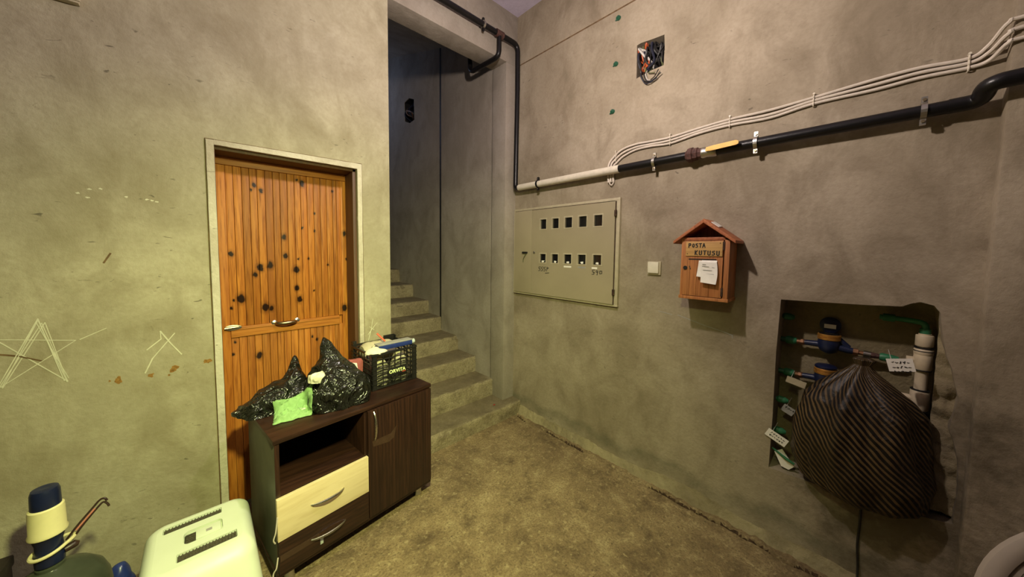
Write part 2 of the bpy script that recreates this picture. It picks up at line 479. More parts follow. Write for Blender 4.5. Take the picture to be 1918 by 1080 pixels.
M['green_w'] = plain('olive_wire', (0.10, 0.11, 0.04), 0.5)
M['white_w'] = plain('white_wire', (0.5, 0.47, 0.42), 0.5)
M['navy_w'] = plain('navy_wire', (0.012, 0.014, 0.03), 0.5)
M['redbit'] = plain('red_scrap', (0.35, 0.02, 0.02), 0.6)
M['neon'] = plain('pale_yellow_print', (0.80, 0.88, 0.42), 0.5, vary=0.02)

def film_black(name, tint=(0.010, 0.0105, 0.008)):
    t = NT(name)
    p = t.objco()
    v = t.n('TexVoronoi', feature='SMOOTH_F1'); t.l(t.map(p, (1, 1, 1)), v.inputs['Vector'])
    v.inputs['Scale'].default_value = 15
    q = t.noise(p, 11, 3, 0.5, 2.5)
    nr = t.bump(t.math('ADD', t.math('MULTIPLY', q, 1.6), v.outputs[0]), 0.6, 0.05)
    return t.out(tint, 0.22, nr, Specular_IOR_Level=0.7)
M['film'] = film_black('black_bin_bag_film')
def striped():
    t = NT('striped_bag_film')
    uv = t.n('TexCoord').outputs['UV']
    s = t.sep(uv)
    nz = t.noise(uv, 9, 3, 0.5)
    a = t.math('ADD', t.math('ADD', s[0], t.math('MULTIPLY', s[1], 0.75)), t.math('MULTIPLY', nz, 0.022))
    st = t.math('FRACT', t.math('MULTIPLY', a, 46.0))
    b = t.math('ABSOLUTE', t.math('SUBTRACT', st, 0.5))
    k = t.ramp(b, [(0.25, 0.0), (0.32, 1.0)])
    n2 = t.noise(t.objco(), 6, 4)
    gold = t.ramp(n2, [(0.35, (0.065, 0.040, 0.017)), (0.65, (0.14, 0.09, 0.038))])
    c = t.mix(k, (0.0035, 0.003, 0.003), gold)
    h = t.noise(t.objco(), 20, 4, 0.6, 1.5)
    return t.out(c, 0.45, t.bump(h, 0.4, 0.01), Specular_IOR_Level=0.35)
M['striped'] = striped()
def bottle_mat():
    t = NT('smoky_blue_bottle')
    n = t.noise(t.objco(), 9, 4)
    c = t.ramp(n, [(0.3, (0.055, 0.065, 0.045)), (0.7, (0.10, 0.115, 0.075))])
    return t.out(c, 0.22, t.bump(n, 0.1, 0.01), Transmission_Weight=0.35, IOR=1.2)
M['bottle'] = bottle_mat()
def tape_mat():
    t = NT('clear_tape')
    n = t.noise(t.objco(), 30, 3)
    return t.out(t.ramp(n, [(0.3, (0.045, 0.022, 0.014)), (0.7, (0.065, 0.035, 0.022))]), 0.35)
M['tape'] = tape_mat()

# ------------------------------------------------------------------ the setting
XR, YL, ZC = 2.13, 2.18, 3.56
TY = lambda u, v, d=0: (u, YL+d, v)          # on the door wall: u = x
TX = lambda u, v, d=0: (XR+d, u, v)          # on the long right wall: u = y
def struct(o): o['kind'] = 'structure'; return o

# door wall with the door opening, its right end is the edge of the stair opening
m = holed_sheet([(-1.8, -0.05), (0.062, -0.05), (0.062, 2.0), (0.735, 2.0), (0.735, -0.05), (0.945, -0.05), (0.945, ZC), (-1.8, ZC)], [], TY, 0)
m.box((-1.8, 2.2, -0.05), (0.062, 2.42, ZC)).box((0.735, 2.2, -0.05), (0.945, 2.42, ZC)).box((0.062, 2.2, 2.0), (0.735, 2.42, ZC))
for a, b in (((0.062, -0.05), (0.062, 2.0)), ((0.062, 2.0), (0.735, 2.0)), ((0.735, 2.0), (0.735, -0.05)), ((0.945, -0.05), (0.945, ZC))):
    m.add([TY(*a), TY(*b), TY(*b, 0.03), TY(*a, 0.03)], [(0, 1, 2, 3)])
wall_left = struct(m.build('wall_left', M['plaster_l']))
tag(wall_left, 'stained plaster wall around the pine door')

# long right wall: recess for meters, square hole for wires
ALC = [(0.264, 1.272), (0.27, 1.0), (0.268, 0.665), (0.271, 0.392), (0.10, 0.398), (-0.06, 0.405), (-0.18, 0.425), (-0.298, 0.45), (-0.302, 0.60), (-0.296, 0.70), (-0.285, 0.76), (-0.268, 0.82), (-0.275, 0.88), (-0.283, 0.95), (-0.272, 1.00), (-0.262, 1.06), (-0.248, 1.10), (-0.236, 1.16), (-0.228, 1.22), (-0.222, 1.275), (-0.205, 1.302), (-0.17, 1.312), (-0.145, 1.302), (-0.125, 1.288), (-0.02, 1.281), (0.12, 1.276)]
JB = [(1.066, 2.842), (1.04, 2.846), (0.97, 2.838), (0.893, 2.832), (0.888, 2.75), (0.891, 2.65), (0.96, 2.648), (1.02, 2.640), (1.062, 2.632), (1.064, 2.74)]
m = holed_sheet(rect(-1.8, 2.18, -0.05, ZC), [(ALC, 0.17), (JB, 0.09)], TX, 0)
m.box((2.32, -1.8, -0.05), (2.36, 2.4, ZC))
wall_right = struct(m.build('wall_right', M['plaster_r']))
# slightly recessed joint strip at beam level, running along the right wall
box('plaster_joint', (XR-0.0015, -0.3, 3.132), (XR+0.01, 2.15, 3.141), M['scratch'], wall_right)
# niche lining (mortar of another colour) and the chipped rim on its right
m = MB()
inner = [(y if y > -0.2 else max(y, -0.235), z) for y, z in ALC]
n = len(inner)
m.add([(2.296, y, z) for y, z in inner], [tuple(range(n))])
m.build('niche_back', M['niche'], wall_right)
m = MB()
m.add([(XR+0.0885, y, z) for y, z in JB], [tuple(range(len(JB)))])
m.build('hole_back', M['void'], wall_right)  # black sheet stands in for the shade inside the wire hole
m = MB()
NY, NZ = 14, 60
for i in range(NZ+1):
    z = 0.46+(1.27-0.46)*i/NZ
    for j in range(NY+1):
        y = -0.228-(0.08)*j/NY
        d = 0.030+0.036*fbm((y*1.0, z, 4.0), 22, 4)+0.02*(1-j/NY)+0.05*max(0, 0.25-j/NY)
        m.v.append((XR+max(0.003, d), y, z))
for i in range(NZ):
    for j in range(NY):
        a = i*(NY+1)+j
        m.f.append((a, a+1, a+NY+2, a+NY+1))
m.build('chipped_mortar', M['mortar'], wall_right, smooth='all')

# pillar at the near end of the right wall
m = MB().box((2.068, -1.35, -0.05), (2.2, -0.312, ZC))
trim_2 = struct(m.build('trim_2', M['plaster_r'], bevel=0.008, smooth=True))
# corner pilaster, beam over the stair opening
m = MB().box((2.0, YL, -0.05), (2.2, YL+0.19, 3.136))
trim_3 = struct(m.build('trim_3', M['plaster_s'], bevel=0.006, smooth=True))
m = MB().box((0.93, YL, 3.135), (2.2, YL+0.19, ZC+0.02))
trim_4 = struct(m.build('trim_4', M['plaster_s'], bevel=0.004, smooth=True))
# ceiling
struct(box('ceiling', (-1.8, -1.8, ZC), (2.3, 2.4, ZC+0.1), M['plaster_c']))
# walls behind the camera
struct(MB().box((-1.9, -1.8, -0.05), (-1.8, 2.4, ZC)).build('wall_side', M['plaster_b']))
m = MB().box((-1.9, -1.4, -0.05), (2.3, -1.3, ZC))
struct(m.build('wall_back', M['plaster_b']))

# floor: flat slab and a finely modelled broken strip along the right wall
m = MB().box((-1.9, -1.4, -0.08), (1.9, 2.45, 0.0)).box((1.9, -1.4, -0.08), (2.2, -0.99, 0.0))
floor = struct(m.build('floor', M['floor']))
m = MB()
def fillet_foot(y): return 0.050+0.024*fbm((y, 1.7, 0), 4.5, 4)
y0, y1, NX, NYY = -1.0, 2.2, 76, 420
for j in range(NYY+1):
    y = y0+(y1-y0)*j/NYY
    cx = XR-fillet_foot(y)-0.022+0.012*noise.noise((y*9, 1.0, 0))+0.006*noise.noise((y*31, 4.0, 0))
    on = noise.noise((y*3.6, 9.1, 0))+0.22
    for i in range(NX+1):
        x = 1.9+(2.2-1.9)*i/NX
        z = 0.001+0.020*((x-1.9)/0.2)**2*(fbm((x, y, 0), 12, 4)+0.25)
        if i == 0: z = 0.0
        c = abs(x-cx)
        z -= 0.05*max(0, min(1, 1.6*(1-c/0.0115)))*max(0, min(1, on*5))
        m.v.append((x, y, z))
for j in range(NYY):
    for i in range(NX):
        a = j*(NX+1)+i
        m.f.append((a, a+1, a+NX+2, a+NX+1))
o = m.build('broken_floor_edge', M['floor'], floor, smooth='all')
o.data.materials.append(M['rust'])
for pl_ in o.data.polygons:
    if min(o.data.vertices[i].co.z for i in pl_.vertices) < -0.02: pl_.material_index = 1  # deep crack faces coloured dark in place of shade
# mortar fillet at the foot of the right wall
m = MB()
NX = 16
for j in range(NYY+1):
    y = -0.30+(2.2+0.30)*j/NYY
    top = 0.085+0.07*fbm((y, 7.7, 0), 2.2, 4)
    foot = fillet_foot(y)
    for i in range(NX+1):
        t = i/NX
        x = XR+0.01-(foot+0.01)*(1-t)**1.6
        z = -0.01+(top+0.01)*t**1.25
        b = 0.008*fbm((x, y, z), 24, 3)*math.sin(PI*t)
        m.v.append((x-b-(0.008*math.sin(PI*min(1, t*1.0))), y, z+b))
for j in range(NYY):
    for i in range(NX):
        a = j*(NX+1)+i
        m.f.append((a, a+1, a+NX+2, a+NX+1))
struct(m.build('baseboard_right', M['mortar'], smooth='all'))

# stairwell: side wall in two panels with an open joint, sloping slab, far walls
S2 = lambda u, v, d=0: (2.0+d, u, v)
wall_stair = struct(MB().box((2.0, YL+0.18, -0.05), (2.2, 3.247, 5.2)).build('wall_stairwell_right', M['plaster_s']))
HB = [(4.13, 3.40), (4.0, 3.415), (3.87, 3.36), (3.86, 3.11), (3.98, 3.10), (4.12, 3.16)]
m = holed_sheet(rect(3.262, 5.4, -0.05, 5.2), [(HB, 0.08)], S2, 0)
m.box((2.1, 3.262, -0.05), (2.2, 5.4, 5.2))
m.add([S2(3.262, -0.05), S2(3.262, 5.2), S2(3.262, 5.2, 0.1), S2(3.262, -0.05, 0.1)], [(0, 1, 2, 3)])
m.build('wall_panel', M['plaster_s'], wall_stair)
m = MB()
n = len(HB)
m.add([(2.004, y, z) for y, z in HB]+[(2.0785, y, z) for y, z in HB], [tuple(range(n, 2*n))]+[(i, (i+1) % n, n+(i+1) % n, n+i) for i in range(n)])
for i in range(n):
    y, z = m.v[i][1], m.v[i][2]
    k = 0.97
    for q in (i, n+i): m.v[q] = (m.v[q][0], 3.99+(y-3.99)*k, 3.26+(z-3.26)*k)
m.build('hole_lining', M['void'], wall_stair)  # black inner skin painted in place of shade in the hole
box('joint_gap', (1.9985, 3.238, 0.6), (2.08, 3.268, 5.2), M['void'], wall_stair)  # black strip fills the joint to stand in for its shade
struct(MB().box((0.85, YL+0.24, -0.05), (0.945, 5.4, 5.2)).build('wall_stairwell_left', M['plaster_s']))
struct(MB().box((0.85, 5.3, -0.05), (2.2, 5.4, 5.2)).build('wall_stairwell_back', M['plaster_s']))
m = MB()
m.add([(0.945, 2.37, 3.42), (2.0, 2.37, 3.42), (2.0, 4.6, 4.14), (0.945, 4.6, 4.14), (0.945, 2.37, 3.6), (2.0, 2.37, 3.6), (2.0, 4.6, 4.3), (0.945, 4.6, 4.3)],
      [(0, 1, 2, 3), (4, 5, 6, 7), (0, 1, 5, 4), (1, 2, 6, 5), (2, 3, 7, 6), (3, 0, 4, 7)])
struct(m.build('ceiling_stairwell', M['plaster_s']))
struct(MB().box((0.85, 4.6, 5.1), (2.2, 5.4, 5.2)).build('ceiling_landing', M['plaster_s']))

# staircase, every step a part with a chipped nosing
stairs = tag(empty('staircase', (1.5, 2.1, 0)), 'worn concrete staircase climbing beside the pine door wall', 'stairs', kind='structure')
del stairs['category']
NOSE = [(2.075, 0.125), (2.329, 0.282), (2.594, 0.436), (2.902, 0.582), (3.242, 0.738), (3.526, 0.895), (3.923, 1.054), (4.315, 1.23), (4.68, 1.39)]
def step(y0, z1, zb, yb, x0, x1, seed):
    m = MB()
    N = 64
    rows = []
    h = z1-zb
    prof = [(0.0, zb), (0.0, zb+h*0.25), (0.0, zb+h*0.5), (0.0, zb+h*0.75), (0.0, z1-0.018), (0.003, z1-0.006), (0.012, z1), (0.05, z1), (0.12, z1), (yb-y0, z1)]
    for i in range(N+1):
        x = x0+(x1-x0)*i/N
        for k, (dy, z) in enumerate(prof):
            p = (x+seed*3.1, dy*2+seed, z)
            c = fbm(p, 13, 4)
            dz = 0.0
            if 0 < k < 9:
                dy = dy+0.010*c+0.014*max(0, fbm((x+seed, z*2.2, seed), 30, 3)-0.12)*(1 if k < 6 else 0)
            if 4 <= k <= 6:
                ch = max(0, noise.noise((x*9+seed*5, seed, 0))-0.12)
                dy += 0.045*ch*(1 if k > 4 else 0.7); dz = -0.035*ch*(1 if k < 6 else 0.45)
            if k in (7, 8): dz = 0.004*c
            m.v.append((x-1.5, y0+dy-2.1, z+dz))
    P = len(prof)
    for i in range(N):
        for k in range(P-1):
            a = i*P+k
            m.f.append((a, a+P, a+P+1, a+1))
    return m.build('step', M['step'], stairs, smooth=True)
for i, (y, z) in enumerate(NOSE):
    zb = -0.02 if i == 0 else NOSE[i-1][1]-0.012
    yb = NOSE[i+1][0]+0.03 if i < len(NOSE)-1 else 5.35
    step(y, z, zb, yb, 0.90 if i else 0.94, 2.125 if i == 0 else 2.01, i*1.37+0.5)
MB().tube([(0, 0, 0), (0.012, 0.003, 0.002), (0.02, -0.004, 0)], [0.003, 0.005, 0.002], 6).build('red_scrap', M['redbit'], None, True, loc=(1.86, 2.15, 0.131))
tag(bpy.data.objects['red_scrap'], 'tiny red plastic scrap lying on the lowest concrete step', 'scrap')

# ------------------------------------------------------------------ pine door
door = struct(empty('door_1', (0.4, 2.36, 0)))
tag(door, 'knotty orange pine plank door behind the dresser')
def dpart(name, a, b, mat, parent=None, bevel=0.002):
    off = Vector((0.4, 2.36, 0))
    return box(name, Vector(a)-off, Vector(b)-off, mat, parent or door, bevel)
leaf = dpart('door_leaf', (0.055, 2.378, 0.02), (0.745, 2.40, 1.999), M['pine'])
dpart('stile', (0.062, 2.355, 0.02), (0.107, 2.38, 1.944), M['pine'], leaf)
dpart('stile', (0.688, 2.355, 0.02), (0.733, 2.38, 1.949), M['pine'], leaf)
dpart('top_rail', (0.062, 2.348, 1.945), (0.733, 2.38, 1.985), M['pine_rail'], leaf)
dpart('top_moulding', (0.062, 2.340, 1.975), (0.733, 2.352, 1.998), M['pine_rail'], leaf)
dpart('middle_rail', (0.107, 2.350, 0.999), (0.667, 2.38, 1.058), M['pine_rail'], leaf, 0.004)
dpart('rail_bead', (0.107, 2.346, 1.040), (0.667, 2.352, 1.048), M['pine_rail'], leaf, 0.002)
seams = [0.107, 0.141, 0.177, 0.212, 0.246, 0.283, 0.320, 0.354, 0.391, 0.428, 0.461, 0.495, 0.531, 0.568, 0.604, 0.640, 0.664, 0.690]
for i in range(len(seams)-1):
    a, b = seams[i]+0.0006, seams[i+1]-0.0006
    dpart('plank', (a, 2.3605, 1.058), (b, 2.38, 1.948), M['pine'], leaf, 0.0035)
    dpart('plank', (a, 2.3605, 0.03), (b, 2.38, 1.0), M['pine'], leaf, 0.0035)
# jamb lining on the right reveal and head
dpart('jamb', (0.715, 2.20, 0.0), (0.737, 2.345, 2.0), M['jamb'])
dpart('jamb', (0.060, 2.20, 0.0), (0.066, 2.345, 2.0), M['jamb'])
dpart('head_jamb', (0.062, 2.20, 1.985), (0.735, 2.345, 2.001), M['jamb'])
# pull handle and latch plate
h = empty('pull_handle', (-0.098+0.062, -0.012, 1.0555), 0, leaf)
MB().tube(spline([(-0.052, 0.002, 0), (-0.046, -0.020, 0), (-0.025, -0.032, 0), (0, -0.035, 0), (0.025, -0.032, 0), (0.046, -0.020, 0), (0.052, 0.002, 0)]), [0.007+0.004*math.sin(PI*i/48) for i in range(49)], 10).build('bow', M['bronze'], h, True)
h.parent = leaf
for sx in (-1, 1):
    MB().lathe([(0.0165, 0), (0.0165, 0.004), (0.010, 0.008)], 14, Matrix.Translation((sx*0.058, 0.008, 0)) @ Matrix.Rotation(PI/2, 4, 'X')).build('flange', M['chrome'], h, True)
lp = [(0.045*math.cos(a)*(1 if math.cos(a) > 0 else 0.7), 0.015*math.sin(a)) for a in [2*PI*k/20 for k in range(20)]]
MB().prism(lp, lambda u, v, d: (u-0.29, -0.009+d-0.008, 1.057+v), 0.012).build('latch_plate', M['steel'], leaf, True, bevel=0.002)
MB().tube([(-0.32, -0.022, 1.057), (-0.26, -0.024, 1.061)], [0.006, 0.004], 8).build('latch_bolt', M['bronze'], leaf, True)

# cement casing round the door
m = MB()
def wavy(a, b, n, amp, seed):
    return [(a[0]+(b[0]-a[0])*i/n+amp*noise.noise((i*0.7, seed, 0)), a[1]+(b[1]-a[1])*i/n+amp*noise.noise((i*0.7, seed, 5))) for i in range(n+1)]
out_l = wavy((0.034, 0.0), (0.034, 2.022), 30, 0.0022, 1)
in_l = wavy((0.063, 2.0), (0.063, 0.0), 30, 0.0012, 2)
m.prism(out_l+[(0.063, 2.022)]+in_l, lambda u, v, d: (u, YL-0.012+d, v), 0.02)
m.prism(wavy((0.0635, 2.0), (0.735, 2.0), 20, 0.001, 3)+wavy((0.735, 2.033), (0.0635, 2.023), 20, 0.0016, 4), lambda u, v, d: (u, YL-0.012+d, v), 0.02)
m.prism(wavy((0.7355, 0.0), (0.7355, 2.033), 30, 0.001, 5)+wavy((0.762, 2.033), (0.762, 0.0), 30, 0.0016, 6), lambda u, v, d: (u, YL-0.010+d, v), 0.02)
trim_1 = struct(m.build('trim_1', M['casing']))
tag(trim_1, 'rough pale cement casing round the pine door')
# dark joint between casing and wall
m = MB()
m.tube([(0.030, YL-0.001, 0.0), (0.032, YL-0.001, 0.7), (0.030, YL-0.001, 1.4), (0.031, YL-0.001, 2.026), (0.4, YL-0.001, 2.031), (0.765, YL-0.001, 2.037), (0.766, YL-0.001, 1.2), (0.765, YL-0.001, 0)], 0.0024, 6)
m.build('casing_joint', M['scratch'], trim_1)

# ------------------------------------------------------------------ marks on the walls
STK = [0]
def stroke(mb, pts, wd, to3, seed=0):
    """a flat brush stroke lying on a wall"""
    for i in range(len(pts)-1):
        a, b = Vector((*pts[i], 0)), Vector((*pts[i+1], 0))
        d = (b-a).normalized(); nrm = Vector((-d.y, d.x, 0))*wd*0.5*(1+0.5*noise.noise((i*1.7, seed, 0)))
        a2 = a-d*wd*0.3; b2 = b+d*wd*0.3
        q = [a2+nrm, b2+nrm, b2-nrm, a2-nrm]
        STK[0] = (STK[0]+1) % 12
        mb.prism([(p.x, p.y) for p in q], to3, -0.0006-0.00007*STK[0])
ONL = lambda u, v, d: (u, YL-0.0002+d, v)
m = MB()
star = [(-0.575, 0.965), (-0.475, 1.206), (-0.42, 0.95), (-0.566, 1.147), (-0.381, 1.114), (-0.575, 0.965)]
for q in range(5):
    o = [(a+random.uniform(-0.012, 0.012), b+random.uniform(-0.012, 0.012)) for a, b in star]
    stroke(m, o[:3] if q else o, 0.0026, ONL, q)
stroke(m, [(-0.381, 1.114), (-0.34, 1.135), (-0.31, 1.15)], 0.003, ONL)
m.build('chalk_star', M['chalk'], wall_left)
m = MB()
stroke(m, [(-0.205, 0.928), (-0.18, 0.99), (-0.105, 1.095)], 0.0045, ONL)
stroke(m, [(-0.196, 1.033), (-0.15, 1.075), (-0.151, 1.112), (-0.12, 1.05), (-0.085, 0.99)], 0.004, ONL)
m.build('chalk_mark', M['chalk'], wall_left)
m = MB()
stroke(m, [(0.791, 0.90), (0.81, 0.97), (0.822, 1.04)], 0.004, ONL)
stroke(m, [(0.79, 0.94), (0.835, 0.995), (0.85, 1.01)], 0.0035, ONL)
stroke(m, [(0.80, 0.99), (0.83, 0.965)], 0.003, ONL)
m.build('chalk_mark', M['chalk'], wall_left)
def blob(name, c, rx, rz, mat, parent, to3, seed):
    pts = []
    for k in range(18):
        a = 2*PI*k/18
        r = 1+0.75*noise.noise((math.cos(a)*1.6+seed, math.sin(a)*1.6, seed))
        pts.append((c[0]+rx*r*math.cos(a), c[1]+rz*r*math.sin(a)))
    return MB().prism(pts, to3, -0.0008).build(name, mat, parent)
for i, (c, rx, rz) in enumerate([((-0.285, 0.915), 0.010, 0.014), ((-0.188, 0.914), 0.010, 0.008), ((-0.112, 0.925), 0.013, 0.015), ((0.004, 0.936), 0.016, 0.010), ((-0.31, 0.918), 0.004, 0.004), ((-0.13, 0.90), 0.004, 0.004)]):
    blob('rust_spot', c, rx, rz, M['ruststain'], wall_left, ONL, i*2.3+1)
for i, (x, z) in enumerate([(-0.36, 1.715), (-0.33, 1.735), (-0.30, 1.74), (-0.23, 1.715), (-0.17, 1.71), (-0.155, 1.708), (-0.14, 1.703), (-0.335, 1.70)]):
    blob('paint_fleck', (x, z), 0.006, 0.003, M['chalk'], wall_left, ONL, i*1.3)
m = MB(); stroke(m, [(-0.60, 1.10), (-0.53, 1.075), (-0.478, 1.045)], 0.006, ONL); m.build('scratch', M['scratch'], wall_left)
m = MB(); stroke(m, [(-0.305, 1.43), (-0.285, 1.47)], 0.006, ONL); m.build('scratch', M['scratch'], wall_left)
ONR = lambda u, v, d: (XR-0.0002+d, u, v)
m = MB(); stroke(m, [(0.745, 1.12), (0.60, 1.082), (0.50, 1.062), (0.46, 1.05), (0.46, 1.035)], 0.004, ONR); m.build('pencil_line', M['label_grey'], wall_right)
m = MB(); stroke(m, [(0.86, 1.128), (0.78, 1.118)], 0.004, ONR); m.build('pencil_line', M['label_grey'], wall_right)

# wall lamp base / box lid at the upper left
t = tag(empty('junction_box', (-0.42, YL, 2.45)), 'pale square junction box high on the door wall', 'box')
MB().box((-0.10, -0.03, 0.0), (0.098, 0.0, 0.18)).build('body', M['cabinet_rim'], t, bevel=0.003, smooth=True)
MB().box((-0.104, -0.036, 0.006), (0.104, -0.028, 0.186)).build('lid', M['cabinet_rim'], t, bevel=0.003, smooth=True)
t.rotation_euler = (0, R(-3), 0)

# ------------------------------------------------------------------ hanging bulb (just above the view)
t = tag(empty('hanging_bulb', (0.88, 0.88, ZC)), 'bare bulb hanging from the ceiling on a black wire', 'lamp')
MB().tube([(0, 0, 0), (0, 0, -0.78)], 0.004, 8).build('wire', M['blackcable'], t)
MB().lathe([(0.03, 0), (0.03, -0.01), (0.006, -0.02)], 16).build('ceiling_rose', M['white'], t, True)
MB().lathe([(0.008, -0.76), (0.016, -0.775), (0.018, -0.83), (0.014, -0.835)], 16).build('socket', M['navy'], t, True)
em = NT('bulb_glow')
e = em.n('Emission'); e.inputs[0].default_value = (1.0, 0.86, 0.78, 1)
e.inputs[1].default_value = LAMP_W/(PI*4*PI*0.032**2)
em.l(e.outputs[0], em.t.nodes['Material Output'].inputs[0])
MB().lathe([(0.013, -0.835), (0.022, -0.855), (0.031, -0.885), (0.032, -0.905), (0.026, -0.93), (0.012, -0.945), (0.002, -0.947)], 16).build('bulb', em.m, t, True)

# ceiling spotlight above and beside the camera, aimed down at the dresser
SP = Vector((0.20, 0.20, 2.16)); AIM = Vector((0.72, 2.0, 0.22))
t = tag(empty('ceiling_spotlight', SP), 'small black spotlight on a ceiling rod aimed at the dresser', 'lamp')
ax = (AIM-SP).normalized()
rotq = ax.to_track_quat('-Z', 'Y')
mm = rotq.to_matrix().to_4x4()
MB().lathe([(0.075, -0.004), (0.073, 0.0), (0.055, 0.05), (0.030, 0.085), (0.012, 0.095), (0.010, 0.092), (0.027, 0.082), (0.050, 0.048), (0.069, 0.0)], 28, mm).build('housing', M['blackpipe'], t, True)
MB().tube([mm @ Vector((0, 0, 0.088)), mm @ Vector((0, 0, 0.12)), (-0.03, -0.10, 0.25), (-0.03, -0.10, ZC-2.16)], 0.008, 10).build('rod', M['blackpipe'], t, True)
MB().tube([(-0.03, -0.10, ZC-2.175), (-0.03, -0.10, ZC-2.159)], 0.04, 20).build('ceiling_plate', M['blackpipe'], t, True)
l = bpy.data.lights.new('spotlight_lamp', 'SPOT')
l.energy = SPOT_W; l.color = (0.95, 1.0, 0.42); l.spot_size = R(122); l.spot_blend = 1.0; l.shadow_soft_size = 0.06
o = bpy.data.objects.new('spotlight_lamp', l)
COL.objects.link(o)
o.location = SP+ax*0.02; o.rotation_euler = rotq.to_euler()

# ------------------------------------------------------------------ gas pipe
gp = tag(empty('gas_pipe', (2.08, 2.1, 2.06)), 'black gas pipe running down the corner and along the right wall', 'pipe')
def gpart(name, mb, mat, parent=None, smooth=True):
    mb.v = [tuple(Vector(p)-Vector((2.08, 2.1, 2.06))) for p in mb.v]
    return mb.build(name, mat, parent or gp, smooth)
gpart('top_pipe', MB().tube(round_path([(0.6, 2.132, 3.285), (2.088, 2.132, 3.285), (2.085, 2.125, 2.9)], 0.06), 0.022, 14), M['blackpipe'])
gpart('drop_pipe', MB().tube(round_path([(2.085, 2.125, 2.95), (2.075, 2.125, 2.056), (2.08, 2.06, 2.056)], 0.035), 0.021, 14), M['blackpipe'])
gpart('joint', MB().tube([(1.835, 2.132, 3.285), (1.91, 2.132, 3.285)], 0.029, 14), M['rustjoint'])
gpart('branch_pipe', MB().tube(round_path([(1.872, 2.132, 3.28), (1.866, 2.125, 3.105), (1.85, 2.50, 3.108), (1.85, 2.52, 3.47)], 0.06), 0.020, 14), M['blackpipe'])
gpart('sleeve', MB().tube([(2.08, 2.085, 2.056), (2.08, 1.135, 2.057)], 0.027, 16), M['whitepipe'])
gpart('main_pipe', MB().tube([(2.08, 1.15, 2.057), (2.08, 0.70, 2.058)], 0.024, 16), M['blackpipe'])
gpart('main_pipe', MB().tube([(2.08, 0.57, 2.058), (2.08, -0.20, 2.058)], 0.0245, 16), M['blackpipe'])
gpart('bend_pipe', MB().tube(round_path([(2.08, -0.19, 2.058), (2.08, -0.262, 2.058), (2.015, -0.262, 2.095), (2.005, -0.9, 2.10)], 0.05, 8), 0.0265, 16), M['blackpipe'])
gpart('union', MB().tube([(2.08, 0.72, 2.058), (2.08, 0.71, 2.058), (2.08, 0.705, 2.058), (2.08, 0.685, 2.058), (2.08, 0.68, 2.058), (2.08, 0.66, 2.058), (2.08, 0.655, 2.058), (2.08, 0.63, 2.058)], [0.027, 0.034, 0.042, 0.042, 0.036, 0.036, 0.030, 0.028], 8), M['rustjoint'], smooth=False)
vl = gpart('valve', MB().tube([(2.08, 0.64, 2.058), (2.08, 0.63, 2.058), (2.08, 0.615, 2.058), (2.08, 0.59, 2.058), (2.08, 0.575, 2.058), (2.08, 0.565, 2.058)], [0.028, 0.031, 0.026, 0.030, 0.031, 0.027], 12), M['steel'])
gpart('valve_stem', MB().tube([(2.06, 0.60, 2.06), (2.035, 0.60, 2.06)], 0.010, 10), M['steel'])
gpart('valve_handle', MB().prism([(0.61, 2.052), (0.605, 2.072), (0.57, 2.076), (0.47, 2.080), (0.458, 2.074), (0.458, 2.060), (0.47, 2.056), (0.58, 2.050)], lambda u, v, d: (2.036+d, u, v), -0.005), M['yellow'], smooth=False)
for i, y in enumerate((1.86, 0.902, 0.394, -0.132)):
    c = empty('pipe_clamp', (0, 0, 0), 0, gp)
    mt = M['blackpipe'] if i == 0 else M['steel']
    ring = [(2.08+0.031*math.cos(a), y, 2.058+0.031*math.sin(a)) for a in [2*PI*k/20 for k in range(20)]]
    def cp(name, mb, mat):
        mb.v = [tuple(Vector(p)-Vector((2.08, 2.1, 2.06))) for p in mb.v]
        return mb.build(name, mat, c, True)
    mb = MB()
    for k in range(20):
        a0 = 2*PI*k/20; a1 = 2*PI*(k+1)/20
        q = []
        for r_, yy in ((0.028, -0.008), (0.032, -0.008), (0.032, 0.008), (0.028, 0.008)):
            q.append([(2.08+r_*math.cos(a), y+yy, 2.058+r_*math.sin(a)) for a in (a0, a1)])
        vs_ = [p for pr in q for p in pr]
        mb.add(vs_, [(0, 1, 3, 2), (2, 3, 5, 4), (4, 5, 7, 6), (6, 7, 1, 0)])
    cp('ring', mb, mt)
    for za, zb in ((2.086, 2.112), (2.006, 2.030)):
        cp('lug', MB().box((2.072, y-0.008, za), (2.088, y+0.008, zb)), mt)
        zm = (za+zb)/2
        cp('bolt', MB().tube([(2.066, y, zm), (2.094, y, zm)], 0.006, 6), M['steel'] if i == 0 else M['bronze'])
    cp('anchor_rod', MB().tube([(2.108, y, 2.058), (2.14, y, 2.058)], 0.006, 8), mt)
c = empty('pipe_clamp', (0, 0, 0), 0, gp)
def cp(name, mb, mat):
    mb.v = [tuple(Vector(p)-Vector((2.08, 2.1, 2.06))) for p in mb.v]
    return mb.build(name, mat, c, True)
cp('ring', MB().tube([(1.695, 2.132, 3.285), (1.711, 2.132, 3.285)], 0.029, 14), M['steel'])
for za, zb in ((3.31, 3.335), (3.235, 3.26)):
    cp('lug', MB().box((1.695, 2.125, za), (1.711, 2.14, zb)), M['blackpipe'])
cp('anchor_rod', MB().tube([(1.703, 2.155, 3.285), (1.703, 2.19, 3.285)], 0.006, 8), M['blackpipe'])

